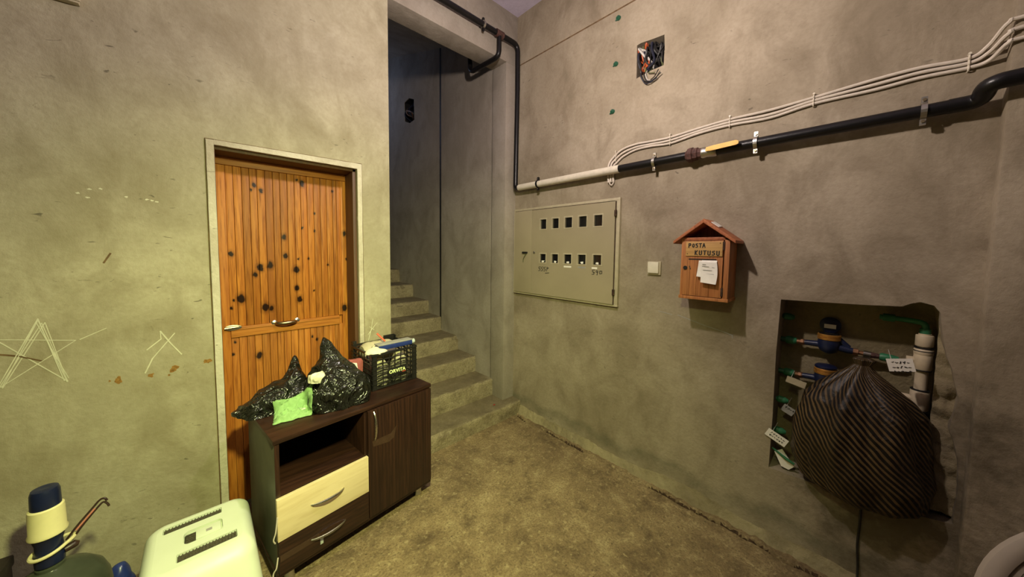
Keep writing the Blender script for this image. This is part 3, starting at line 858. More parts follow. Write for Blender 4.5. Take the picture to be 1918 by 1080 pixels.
# ------------------------------------------------------------------ white cables along the right wall
UP = [(1.234, 1.985), (1.236, 2.10), (1.203, 2.156), (1.14, 2.193), (1.047, 2.207), (0.94, 2.205), (0.829, 2.2), (0.67, 2.214), (0.522, 2.221), (0.355, 2.216), (0.191, 2.228), (0.001, 2.242), (-0.12, 2.242), (-0.23, 2.232), (-0.27, 2.258), (-0.30, 2.30), (-0.345, 2.305), (-0.7, 2.32)]
LO = [(1.198, 1.985), (1.199, 2.085), (1.178, 2.115), (1.130, 2.146), (1.046, 2.170), (0.94, 2.170), (0.828, 2.164), (0.67, 2.184), (0.52, 2.190), (0.35, 2.182), (0.19, 2.200), (0.0, 2.200), (-0.12, 2.205), (-0.232, 2.198), (-0.275, 2.205), (-0.305, 2.232), (-0.345, 2.238), (-0.7, 2.25)]
for k in range(3):
    pts = []
    for i, ((ya, za), (yb, zb)) in enumerate(zip(UP, LO)):
        t_ = k/2
        wob = 0.006*noise.noise((i*1.3, k*5.0, 2))*(0 if i in (3, 6, 8, 10, 13) else 1)
        x = 2.121 if i < 14 else (2.11 if i == 14 else 2.058)
        if i < 2: x = 2.115
        pts.append((x-0.002*noise.noise((i, k, 0)), ya+(yb-ya)*t_, za+(zb-za)*t_+wob))
    o = MB().tube(spline(pts, 6), 0.0068, 8).build('cable', M['cable'], None, True)
    tag(o, ['topmost of three white cables clipped above the gas pipe', 'middle one of three white cables clipped above the gas pipe', 'lowest of three white cables clipped above the gas pipe'][k], 'cable', 'white cables above the gas pipe')
CL = [(1.184, 2.152, 0.05, 'cable clip on the curve of the white cables'), (0.829, 2.182, 0.042, 'cable clip left of the yellow gas valve on the white cables'), (0.522, 2.205, 0.037, 'cable clip above the yellow gas valve handle'), (0.191, 2.214, 0.034, 'cable clip midway along the white cables above the mailbox side'), (-0.231, 2.215, 0.04, 'cable clip beside the pillar on the white cables')]
for y, z, hh, lab in CL:
    t = tag(empty('cable_clip', (XR, y, z)), 'white plastic '+lab, 'clip', 'clips holding the white cables')
    for dz in (-hh*0.5, 0, hh*0.5):
        ar = [(-0.009-0.0085*math.cos(a), 0, dz+0.0095*math.sin(a)) for a in [PI*k/8-PI/2 for k in range(9)]]
        MB().tube([(0, 0, dz-0.0095)]+ar+[(0, 0, dz+0.0095)], 0.0028, 6, 1.0).build('hook', M['whitepipe'], t, True)
    MB().tube([(-0.002, 0, hh*0.5+0.012), (-0.02, 0, hh*0.5+0.012)], 0.0045, 8).build('nail', M['whitepipe'], t, True)
o = MB().tube(spline([(2.12, 1.215, 2.03), (2.115, 1.225, 1.985), (2.112, 1.21, 1.965), (2.118, 1.195, 1.985), (2.12, 1.20, 2.03)], 6), 0.004, 8).build('cable_loop', M['cable'], None, True)
tag(o, 'small loop of white cable hanging below the white pipe sleeve', 'cable')

# green wall plugs
for (y, z), lab in zip([(1.202, 3.078), (1.211, 2.782), (1.225, 2.47)], ['topmost', 'middle', 'lowest']):
    t = tag(empty('wall_plug', (XR, y, z)), lab+' of three dark green wall plugs beside the wire hole', 'wall plug', 'green wall plugs')
    MB().tube([(0.004, 0, 0), (-0.008, 0.001, -0.001), (-0.016, 0.004, -0.006)], [0.017, 0.016, 0.010], 9).build('plug', M['plug'], t, True)
    MB().tube([(-0.008, 0.012, -0.010), (-0.012, 0.018, -0.014)], [0.006, 0.003], 6).build('tail', M['plug'], t, True)

# wires in the square hole
t = tag(empty('wire_bundle', (XR, 0.98, 2.74)), 'tangle of bare coloured wires in the square wall hole', 'wires')
cols = ['blackcable', 'blackcable', 'orange_w', 'blackcable', 'white_w', 'green_w', 'navy_w', 'blackcable', 'orange_w', 'navy_w', 'blackcable', 'blackcable', 'orange_w', 'green_w', 'blackcable', 'navy_w', 'blackcable', 'white_w', 'blackcable', 'blackcable']
rnd = random.Random(5)
for i, cn in enumerate(cols):
    y = rnd.uniform(-0.07, 0.075)
    if cn == 'orange_w': y = rnd.uniform(0.01, 0.06)
    pts = [(0.07, y+rnd.uniform(-0.02, 0.02), rnd.uniform(0.02, 0.09))]
    for q in range(4):
        pts.append((rnd.uniform(-0.004, 0.045), max(-0.078, min(0.078, y+rnd.uniform(-0.035, 0.035))), max(-0.09, min(0.09, 0.07-q*0.045+rnd.uniform(-0.02, 0.02)))))
    pts.append((0.06, y, -0.085))
    MB().tube(spline(pts, 6), rnd.uniform(0.004, 0.0075), 6).build('wire', M[cn], t, True)
for pts, cn in [([(0.03, 0.045, -0.06), (-0.012, 0.045, -0.10), (-0.015, 0.02, -0.15), (-0.02, -0.03, -0.165), (-0.025, -0.085, -0.14)], 'blackcable'),
                ([(0.03, 0.03, -0.06), (-0.01, 0.03, -0.105), (-0.015, 0.005, -0.155), (-0.02, -0.04, -0.15), (-0.025, -0.07, -0.115)], 'blackcable'),
                ([(0.03, 0.055, -0.06), (-0.01, 0.05, -0.105), (-0.012, 0.022, -0.16), (-0.02, -0.01, -0.175), (-0.02, -0.06, -0.16)], 'navy_w'),
                ([(0.03, -0.01, -0.07), (-0.01, 0.0, -0.105), (-0.015, -0.03, -0.118), (-0.02, -0.045, -0.125)], 'green_w'),
                ([(0.03, 0.02, -0.06), (-0.012, 0.015, -0.11), (-0.016, 0.0, -0.15), (-0.02, -0.02, -0.16)], 'white_w')]:
    MB().tube(spline(pts, 6), 0.0032, 6).build('loose_wire', M[cn], t, True)
t = tag(empty('wire_bundle', (2.0, 4.0, 3.25)), 'few dark wires in the small hole above the stairs', 'wires')
for i in range(6):
    pts = [(0.06, rnd.uniform(-0.1, 0.1), 0.1), (0.01, rnd.uniform(-0.1, 0.1), 0.04), (0.0, rnd.uniform(-0.1, 0.1), -0.03), (0.06, rnd.uniform(-0.1, 0.1), -0.1)]
    MB().tube(spline(pts, 5), 0.008, 6).build('wire', M[['blackcable', 'copper', 'navy_w'][i % 3]], t, True)

# ------------------------------------------------------------------ electricity meter cabinet
ec = tag(empty('meter_cabinet', (XR, 1.65, 1.5)), 'beige steel electricity meter cabinet with ten small windows', 'cabinet')
CB = lambda u, v, d=0: (-0.033+d, u-1.65, v-1.5)
def crect(name, y0_, y1_, z0_, z1_, x0_, x1_, mat, parent=None, bevel=0.0015):
    return MB().box((x0_, y0_-1.65, z0_-1.5), (x1_, y1_-1.65, z1_-1.5)).build(name, mat, parent or ec, bevel=bevel, smooth=bool(bevel))
crect('back_box', 1.155, 2.16, 1.125, 1.86, -0.018, 0.012, M['void'])
for a in ((1.135, 1.172, 1.1335, 1.8535), (1.135, 2.166, 1.8535, 1.872), (1.135, 2.166, 1.118, 1.1335), (2.150, 2.166, 1.1335, 1.8535)):
    crect('frame_bar', *a, -0.024, 0.006, M['cabinet_rim'])
crect('rust_line', 1.30, 2.150, 1.848, 1.854, -0.026, 0.0, M['rust'])
crect('rust_line', 1.160, 1.165, 1.13, 1.85, -0.0285, 0.0, M['rust'])
holes = []
HY = [(1.842, 1.778), (1.715, 1.650), (1.590, 1.521), (1.460, 1.391), (1.328, 1.262)]
for row in ((1.685, 1.763), (1.406, 1.477)):
    for a, b in HY:
        holes.append((rect(b, a, *row), 0.0135))
dm = holed_sheet(rect(1.166, 1.940, 1.134, 1.848), holes, CB, 0, back=False)
for a, b in (((1.166, 1.134), (1.166, 1.848)), ((1.166, 1.848), (1.94, 1.848)), ((1.94, 1.848), (1.94, 1.134)), ((1.94, 1.134), (1.166, 1.134))):
    dm.add([CB(*a), CB(*b), CB(*b, 0.013), CB(*a, 0.013)], [(0, 1, 2, 3)])
md = dm.build('main_door', M['cabinet'], ec)
nd = crect('narrow_door', 1.9425, 2.150, 1.134, 1.850, -0.033, -0.02, M['cabinet'])
for row_i, row in enumerate(((1.685, 1.763), (1.406, 1.477))):
    for a, b in HY:
        MB().box((-0.0215, b-1.65, row[0]-1.5), (-0.0195, a-1.65, row[1]-1.5)).build('pane', M['darkglass'], md)
        fr = MB()
        for q in ((b-0.007, b, row[0]-0.007, row[1]+0.010), (a, a+0.007, row[0]-0.007, row[1]+0.010), (b, a, row[1], row[1]+0.010), (b, a, row[0]-0.007, row[0])):
            fr.box((-0.0355, q[0]-1.65, q[2]-1.5), (-0.0325, q[1]-1.65, q[3]-1.5))
        fr.build('window_frame', M['cabinet_rim'], md)
        if row_i:
            blob('meter_label', ((a+b)/2-1.65+0.004, row[0]-1.5+0.010), 0.014, 0.008, M['paper'], md, lambda u, v, d: (-0.0225+d, u, v), a*9)
for y, wd, mt in ((1.555, 0.07, 'paper'), (1.425, 0.066, 'label_grey'), (1.315, 0.045, 'paper')):
    MB().box((-0.0345, y-wd/2-1.65, 1.375-1.5), (-0.0325, y+wd/2-1.65, 1.388-1.5)).build('sticker', M[mt], md)
# handwriting on the cabinet door (illegible scrawl of three or four figures)
def scrawl(parent, y, z, sc, glyphs):
    mb = MB()
    for gi, g in enumerate(glyphs):
        for ln in g:
            stroke(mb, [(y-1.65-(gi*0.85+px_)*sc, z-1.5+py_*sc) for px_, py_ in ln], 0.0045, lambda u, v, d: (-0.0334+d, u, v), gi)
    mb.build('handwriting', M['marker'], parent)
GS = [[(0.7, 1), (0.1, 0.9), (0.15, 0.55), (0.6, 0.45), (0.45, 0.05), (0.0, 0.0)]]
G8 = [[(0.6, 0.9), (0.1, 0.75), (0.6, 0.35), (0.2, 0.2), (0.15, 0.5), (0.6, 0.9)]]
G9 = [[(0.6, 0.8), (0.2, 0.85), (0.2, 0.5), (0.6, 0.5), (0.6, 0.8), (0.4, -0.1)]]
GP = [[(0.1, 0.0), (0.25, 1.0), (0.7, 0.8), (0.2, 0.5)]]
G0 = [[(0.2, 0.2), (0.2, 0.8), (0.7, 0.8), (0.7, 0.3), (0.2, 0.2)]]
scrawl(md, 1.856, 1.335, 0.034, [GS, GS, GS, GP])
scrawl(md, 1.335, 1.335, 0.034, [GS, G9, G0])
m = MB(); stroke(m, [(1.78-1.65, 1.318-1.5), (1.74-1.65, 1.322-1.5)], 0.005, lambda u, v, d: (-0.0334+d, u, v)); m.build('handwriting', M['marker'], md)
# handle, lock, hinges
MB().box((-0.045, 1.985-1.65, 1.478-1.5), (-0.032, 2.045-1.65, 1.494-1.5)).build('door_handle', M['void'], nd, bevel=0.003, smooth=True)
MB().tube(spline([(-0.04, 1.995-1.65, 1.478-1.5), (-0.045, 2.01-1.65, 1.455-1.5), (-0.04, 2.03-1.65, 1.43-1.5), (-0.037, 2.035-1.65, 1.40-1.5)]), 0.003, 6).build('string', M['green_w'], nd, True)
MB().lathe([(0.011, 0), (0.011, 0.006), (0.006, 0.009)], 12, Matrix.Translation((-0.032, 1.905-1.65, 1.489-1.5)) @ Matrix.Rotation(-PI/2, 4, 'Y')).build('lock', M['steel'], md, True)
MB().box((-0.0345, 1.909-1.65, 1.478-1.5), (-0.0325, 1.918-1.65, 1.496-1.5)).build('lock_slot', M['void'], md)
for z in (1.767, 1.22):
    MB().tube([(-0.036, 1.160-1.65, z-0.02-1.5), (-0.036, 1.160-1.65, z+0.02-1.5)], 0.009, 10).build('hinge', M['rust'], ec, True)

# light switch
t = tag(empty('light_switch', (XR, 0.897, 1.40)), 'white rocker light switch beside the wooden mailbox', 'switch')
MB().box((-0.012, -0.043, -0.043), (0.004, 0.043, 0.043)).build('plate', M['cabinet_rim'], t, bevel=0.005, smooth=True)
MB().box((-0.024, -0.032, -0.030), (-0.008, 0.034, 0.040), Matrix.Rotation(R(-4), 4, 'Y')).build('rocker', M['white'], t, bevel=0.004, smooth=True)

# ------------------------------------------------------------------ wooden mailbox
mb_ = tag(empty('mailbox', (XR, 0.578, 1.25)), 'orange wooden house-shaped mailbox with handwritten lettering', 'mailbox')
def mpart(name, x, y, z, mat, bevel=0.0015, parent=None):
    return MB().box((x[0]-XR, y[0]-0.578, z[0]-1.25), (x[1]-XR, y[1]-0.578, z[1]-1.25)).build(name, mat, parent or mb_, bevel=bevel, smooth=True)
XF = 1.985
mpart('side_panel', (XF, XR), (0.460, 0.478), (1.262, 1.575), M['mailwood'])
mpart('side_panel', (XF, XR), (0.676, 0.690), (1.262, 1.575), M['mailwood'])
mpart('side_post', (XF-0.004, XF+0.03), (0.459, 0.482), (1.262, 1.578), M['mailwood'])
mpart('back_panel', (XR-0.012, XR), (0.47, 0.685), (1.255, 1.575), M['mailwood'])
mpart('bottom_board', (XF-0.006, XR), (0.456, 0.694), (1.246, 1.263), M['mailwood'])
mpart('top_board', (XF-0.004, XR), (0.460, 0.690), (1.568, 1.584), M['mailroof'])
fd = mpart('front_door', (XF+0.004, XF+0.012), (0.486, 0.675), (1.266, 1.566), M['void'])
for a, b in ((0.487, 0.545), (0.546, 0.606), (0.607, 0.641), (0.642, 0.675)):
    mpart('plank', (XF-0.006, XF+0.006), (a, b), (1.266, 1.566), M['mailwood'], 0.0012, fd)
mpart('slot', (XF-0.0065, XF), (0.515, 0.649), (1.462, 1.469), M['void'], 0, fd)
pl = mpart('name_plate', (XF-0.011, XF-0.005), (0.489, 0.664), (1.483, 1.561), M['plate'], 0.001, fd)
MB().tube([(XF-0.0105-XR, 0.664-0.578, 1.418-1.25), (XF-0.002-XR, 0.664-0.578, 1.418-1.25)], 0.0105, 12).build('lock_hole', M['void'], fd, True)
m = MB(); stroke(m, [(0.643-0.578, 1.428-1.25), (0.638-0.578, 1.410-1.25)], 0.004, lambda u, v, d: (XF-0.0062-XR+d, u, v)); m.build('notch', M['void'], fd)
for z in (1.54, 1.30):
    mpart('hinge', (XF-0.008, XF+0.004), (0.480, 0.490), (z-0.025, z+0.02), M['rust'], 0.001)
for y, z in ((0.50, 1.552), (0.655, 1.495)):
    MB().tube([(XF-0.013-XR, y-0.578, z-1.25), (XF-0.010-XR, y-0.578, z-1.25)], 0.0025, 8).build('screw', M['rust'], pl, True)
# roof
for s in (-1, 1):
    ya, za = 0.580, 1.682
    yb, zb = (0.728, 1.566) if s > 0 else (0.432, 1.566)
    d = Vector((0, yb-ya, zb-za)); nrm = Vector((0, -d.z*s, d.y*s)).normalized()
    th = 0.017
    q = [(ya, za), (yb, zb), (yb-nrm.y*th*0 , zb-th*0.9), (ya, za-th*1.25)]
    MB().prism([(u-0.578, v-1.25) for u, v in q], lambda u, v, dd: (XF-0.022-XR+dd, u, v), 0.167).build('roof_board', M['mailroof'], mb_, bevel=0.0012, smooth=True)
# gable back behind the open gable
MB().prism([(0.47-0.578, 1.58-1.25), (0.69-0.578, 1.58-1.25), (0.58-0.578, 1.662-1.25)], lambda u, v, d: (-0.010+d, u, v), 0.008).build('gable', M['mailwood'], mb_)
# lettering
LET = {'P': [[(0.05, 0), (0.1, 1)], [(0.0, 0.95), (0.6, 1.0), (0.75, 0.75), (0.55, 0.5), (0.1, 0.5)]],
       'O': [[(0.15, 0.3), (0.2, 0.75), (0.45, 0.9), (0.75, 0.7), (0.72, 0.25), (0.45, 0.08), (0.15, 0.3)]],
       'S': [[(0.75, 0.95), (0.2, 0.9), (0.2, 0.58), (0.65, 0.5), (0.7, 0.2), (0.4, 0.05), (0.05, 0.1)]],
       'T': [[(0.0, 0.95), (0.85, 1.0)], [(0.45, 0.97), (0.4, 0.05)]],
       'A': [[(0.0, 0.0), (0.4, 1.0), (0.85, 0.0)], [(0.15, 0.35), (0.65, 0.4)]],
       'K': [[(0.12, 1.0), (0.1, 0.0)], [(0.75, 1.0), (0.15, 0.45), (0.75, 0.0)]],
       'U': [[(0.1, 1.0), (0.1, 0.15), (0.3, 0.02), (0.6, 0.05), (0.72, 0.2), (0.72, 1.0)]]}
def lettering(word, y, z, wd, hh, sw, parent, slant=0.0):
    mb = MB()
    for i, chh in enumerate(word):
        for ln in LET[chh]:
            stroke(mb, [(y-0.578-(i+px_*0.82)*wd, z-1.25+py_*hh+slant*i) for px_, py_ in ln], sw, lambda u, v, d: (XF-0.0114-XR+d, u, v), i)
    mb.build('lettering', M['marker'], parent)
lettering('POSTA', 0.650, 1.529, 0.0172, 0.022, 0.0048, pl)
lettering('KUTUSU', 0.618, 1.490, 0.0205, 0.023, 0.0048, pl, -0.0004)
# papers in the slot, paper on the roof
def sheet(name, pts, nx, fn, mat, label, cat, group=None):
    mb = MB()
    for side in (0, 1):
        for i in range(nx+1):
            for j in range(2):
                mb.v.append(fn(i/nx, j, side))
    n_ = (nx+1)*2
    for i in range(nx):
        a = i*2
        mb.f += [(a, a+1, a+3, a+2), (n_+a, n_+a+2, n_+a+3, n_+a+1)]
        mb.f += [(a, a+2, n_+a+2, n_+a), (a+1, n_+a+1, n_+a+3, a+3)]
    mb.f += [(0, n_, n_+1, 1), (nx*2, nx*2+1, n_+nx*2+1, n_+nx*2)]
    return tag(mb.build(name, mat, None, True), label, cat, group)
def leaf_fn(yL, yR, z0_, z1_, xo, sk=0.0):
    def fn(t_, j, s):
        z = z0_+(z1_-z0_)*t_
        x = XF+0.002-(0.012+xo)*min(1, t_*8)-0.012*t_*t_
        return (x-0.0012*s, (yL if j == 0 else yR)+sk*t_-(0.006*math.sin(t_*3) if j else 0), z+(0.008 if j == 0 else 0.0)*t_)
    return fn
pb = sheet('leaflet', None, 8, leaf_fn(0.596, 0.530, 1.466, 1.366, 0.0, 0.006), M['paper'], 'shorter folded leaflet behind the long one in the mailbox slot', 'paper')
pa = sheet('leaflet', None, 8, leaf_fn(0.583, 0.512, 1.467, 1.336, 0.0068, -0.004), M['paper'], 'long white leaflet hanging from the mailbox slot', 'paper')
m = MB()
for z, a, b in ((1.44, 0.575, 0.56), (1.43, 0.575, 0.545), (1.41, 0.57, 0.53), (1.39, 0.568, 0.52), (1.425, 0.53, 0.52)):
    stroke(m, [(a, z), (b, z-0.002)], 0.0025, lambda u, v, d: (XF-0.0195-0.004*(1.45-v)/0.1+d, u, v))
m.build('print_lines', M['label_grey'], pa)
m = MB()
d = Vector((0, -0.148, -0.116)).normalized()
MB().box((0, 0, 0), (0.11, 0.045, 0.003), Matrix.Translation((XF+0.015, 0.555, 1.664)) @ Matrix.Rotation(R(38), 4, 'X') @ Matrix.Rotation(R(8), 4, 'Z') @ Matrix.Translation((0, -0.045, 0.0))).build('paper_slip', M['paper'], None)
tag(bpy.data.objects['paper_slip'], 'folded white paper slip lying on the mailbox roof', 'paper')

# ------------------------------------------------------------------ water meters in the niche
def fitting_plug(y, z, lab, x=2.235, ln=0.05, r=0.016):
    t = tag(empty('pipe_plug', (x, 0.268, z)), lab, 'pipe plug')
    MB().tube([(0, 0.02, 0), (0, -0.008, 0)], r*0.6, 10).build('stub', M['plug'], t, True)
    MB().tube([(0, -0.004, 0), (0, -0.012, 0), (0, -ln*0.7, -0.001), (0, -ln, -0.002)], [r*0.75, r*1.15, r*1.05, r*0.55], 12).build('cap', M['greenfit'], t, True)
    return t
fitting_plug(0.22, 1.176, 'green plastic plug above both water meters in the niche')
fitting_plug(0.22, 0.741, 'green plastic plug just below the lower water meter', x=2.205)
fitting_plug(0.22, 0.580, 'green plastic plug behind the card with two lines of writing', x=2.19)
def meter(z, yc, lid_open, lab):
    t = tag(empty('water_meter', (2.248, yc, z)), lab, 'water meter', 'water meters in the niche')
    y = lambda v: v-yc
    MB().tube([(0, y(0.275), 0), (0, y(0.242), 0)], 0.013, 10).build('inlet_stub', M['plug'], t, True)
    MB().tube([(0, y(0.248), 0), (0, y(0.240), 0), (0, y(0.212), 0), (0, y(0.205), 0)], [0.017, 0.021, 0.019, 0.013], 12).build('inlet_nut', M['greenfit'], t, True)
    MB().tube([(0, y(0.206), 0), (0, y(0.185), 0)], 0.012, 8).build('brass_coupling', M['copper'], t, False)
    MB().tube([(0, y(0.190), 0), (0, y(0.180), 0), (0, y(0.172), 0)], [0.016, 0.016, 0.013], 6).build('hex_nut', M['copper'], t, False)
    MB().tube([(0, y(0.178), 0), (0, y(0.10), 0.004)], [0.013, 0.017], 12).build('inlet_arm', M['meterblue'], t, True)
    MB().lathe([(0.012, -0.036), (0.030, -0.026), (0.040, -0.004), (0.041, 0.020), (0.038, 0.036)], 24).build('body', M['meterblue'], t, True)
    MB().lathe([(0.0385, 0.032), (0.0425, 0.034), (0.0425, 0.044), (0.040, 0.046), (0.0425, 0.048), (0.0425, 0.057), (0.039, 0.060)], 24).build('ring', M['brass'], t, True)
    MB().lathe([(0.037, 0.055), (0.037, 0.064), (0.034, 0.066)], 20).build('dial', M['darkglass'], t, True)
    MB().tube([(0, y(0.075), 0.004), (0, y(0.02), -0.006), (0, y(0.0), -0.008)], [0.018, 0.016, 0.014], 12).build('outlet_arm', M['meterblue'], t, True)
    MB().tube([(0, y(0.056), 0.045), (0.004, y(0.045), 0.03), (0.004, y(0.02), 0.006)], [0.010, 0.012, 0.012], 10).build('outlet_shoulder', M['meterblue'], t, True)
    if lid_open:
        L = MB().lathe([(0.035, 0), (0.039, 0.002), (0.039, 0.008), (0.033, 0.011)], 22, Matrix.Translation((0.036, 0, 0.098)) @ Matrix.Rotation(R(-78), 4, 'Y')).build('lid', M['navy'], t, True)
        MB().box((0.0165, -0.021, 0.084), (0.0195, 0.021, 0.104)).build('number_label', M['paper'], L)
        MB().box((0.030, -0.010, 0.058), (0.040, 0.010, 0.068)).build('lid_hinge', M['navy'], L)
        MB().tube([(0, y(0.005), -0.008), (0, y(-0.012), -0.009)], 0.017, 6).build('hex_nut', M['copper'], t, False)
        MB().tube([(0, y(-0.012), -0.009), (0, y(-0.03), -0.010)], 0.010, 8).build('coupling', M['copper'], t, True)
        MB().tube([(0, y(-0.028), -0.010), (0, y(-0.052), -0.011)], [0.016, 0.014], 10).build('check_valve', M['steel'], t, True)
        MB().tube([(0, y(-0.05), -0.011), (0, y(-0.078), -0.012)], [0.014, 0.012], 6).build('hex_nut', M['rustjoint'], t, False)
        MB().tube([(0, y(-0.078), -0.012), (0, y(-0.086), -0.012), (0, y(-0.118), -0.012), (0, y(-0.135), -0.010)], [0.015, 0.018, 0.016, 0.010], 12).build('outlet_nut', M['greenfit'], t, True)
    else:
        L = MB().lathe([(0.039, 0.060), (0.041, 0.063), (0.041, 0.070), (0.034, 0.076), (0.01, 0.079)], 22).build('lid', M['navy'], t, True)
        MB().tube([(0, y(0.0), -0.008), (0, y(-0.10), -0.012)], 0.011, 8).build('coupling', M['copper'], t, True)
    return t
meter(1.052, 0.088, True, 'upper blue water meter with its round lid flipped open')
meter(0.880, 0.092, False, 'lower blue water meter with its lid shut beside the striped bag')
# riser of pale plastic pipe
t = tag(empty('riser_pipe', (2.240, -0.199, 0.54)), 'cream plastic riser pipe with two branch tees in the niche', 'pipe')
MB().tube([(0, 0, -0.12), (0, 0, 0.63)], 0.0185, 16).build('pipe', M['pvc'], t, True)
def ring_stack(name, z0_, z1_, r, mat):
    return MB().lathe([(0.018, z0_), (r*0.93, z0_+0.001), (r, z0_+0.004), (r, z1_-0.004), (r*0.93, z1_-0.001), (0.018, z1_)], 18).build(name, mat, t, True)
ring_stack('coupling', 0.575, 0.625, 0.0255, M['pvc'])
ring_stack('coupling', 0.538, 0.566, 0.0275, M['pvc'])
u = ring_stack('tee', 0.475, 0.552, 0.0265, M['pvc'])
MB().tube([(0, 0.01, 0.512), (0, 0.045, 0.512)], 0.014, 12).build('branch', M['pvc'], u, True)
u = ring_stack('tee', 0.30, 0.385, 0.0275, M['pvc'])
MB().tube([(0, 0.01, 0.345), (0, 0.05, 0.345)], 0.014, 12).build('branch', M['pvc'], u, True)
for z in (0.556, 0.474, 0.388, 0.299, 0.570):
    MB().lathe([(0.0275, z-0.002), (0.0282, z), (0.0275, z+0.002)], 18).build('seal', M['void'], t, True)
MB().tube(round_path([(0, 0, 0.62), (0, 0, 0.675), (0.01, 0.06, 0.68), (0.01, 0.13, 0.682)], 0.02), 0.011, 10).build('top_elbow', M['greenfit'], t, True)
MB().tube([(0.01, 0.085, 0.681), (0.01, 0.12, 0.682)], 0.017, 10).build('elbow_nut', M['greenfit'], t, True)
MB().tube([(0, 0, 0.63), (0, 0, 0.65)], 0.016, 10).build('elbow_nut', M['greenfit'], t, True)
# paper cards
def card(name, c, wy, hz, rot, lab, mat='paper', lines=2, x=2.115, yaw=0.0):
    t = tag(empty(name, (x, c[0], c[1])), lab, 'card')
    t.rotation_euler = (rot, 0, yaw)
    MB().box((-0.0012, -wy/2, -hz/2), (0.0, wy/2, hz/2)).build('card', M[mat], t)
    mb = MB()
    for i in range(lines):
        z = hz*(0.2-0.36*i)
        yy = wy*0.32
        k = 0
        while yy > -wy*0.32:
            stroke(mb, [(yy, z+rnd.uniform(-0.004, 0.005)), (yy-0.003, z+rnd.uniform(-0.005, 0.002)), (yy-rnd.uniform(0.005, 0.008), z+rnd.uniform(-0.003, 0.005)), (yy-0.002, z+rnd.uniform(-0.003, 0.004))], 0.0020, lambda a, b, d: (-0.0014+d, a, b), k)
            yy -= 0.0105; k += 1
    mb.build('handwriting', M['marker'], t)
    MB().tube([(0.0, wy*0.3, hz*0.42), (0.03, wy*0.3, hz*0.7), (0.085, wy*0.3, hz*0.9)], 0.0012, 5).build('string', M['white_w'], t)
    return t
card('meter_card', (0.246, 0.567), 0.088, 0.042, R(24), 'white card with two lines of black writing on the green plug', 'paper', 2, 2.122)
card('meter_card', (0.19, 0.862), 0.075, 0.032, R(12), 'small blank-looking card under the lower water meter inlet', 'cabinet_rim', 0, 2.16)
card('meter_card', (0.215, 0.70), 0.05, 0.04, R(25), 'tilted grey card below the second green plug', 'label_grey', 1, 2.19)
card('meter_card', (-0.132, 1.049), 0.072, 0.052, R(-14), 'printed white card tied to the cream riser pipe', 'paper', 3, 2.10)
t = tag(empty('plastic_clip', (2.18, 0.225, 0.46)), 'green clip with a white paper scrap at the niche floor', 'clip')
MB().tube([(-0.02, 0.04, 0.03), (-0.03, -0.02, 0.0), (-0.03, -0.05, -0.012)], [0.004, 0.007, 0.005], 8).build('clip', M['greenfit'], t, True)
MB().prism([(0.03, 0.015), (0.0, 0.04), (-0.05, -0.03), (-0.03, -0.055), (0.0, -0.05)], lambda u_, v, d: (-0.022+d, u_, v), 0.003).build('paper_scrap', M['paper'], t)
# black cable below the niche
o = MB().tube(spline([(2.124, -0.055, 0.41), (2.125, -0.057, 0.30), (2.125, -0.055, 0.2), (2.122, -0.061, 0.10), (2.09, -0.062, 0.03)], 6), 0.0042, 8).build('cable', M['blackcable'], None, True)
tag(o, 'thin black cable running down the wall under the striped bag', 'cable')

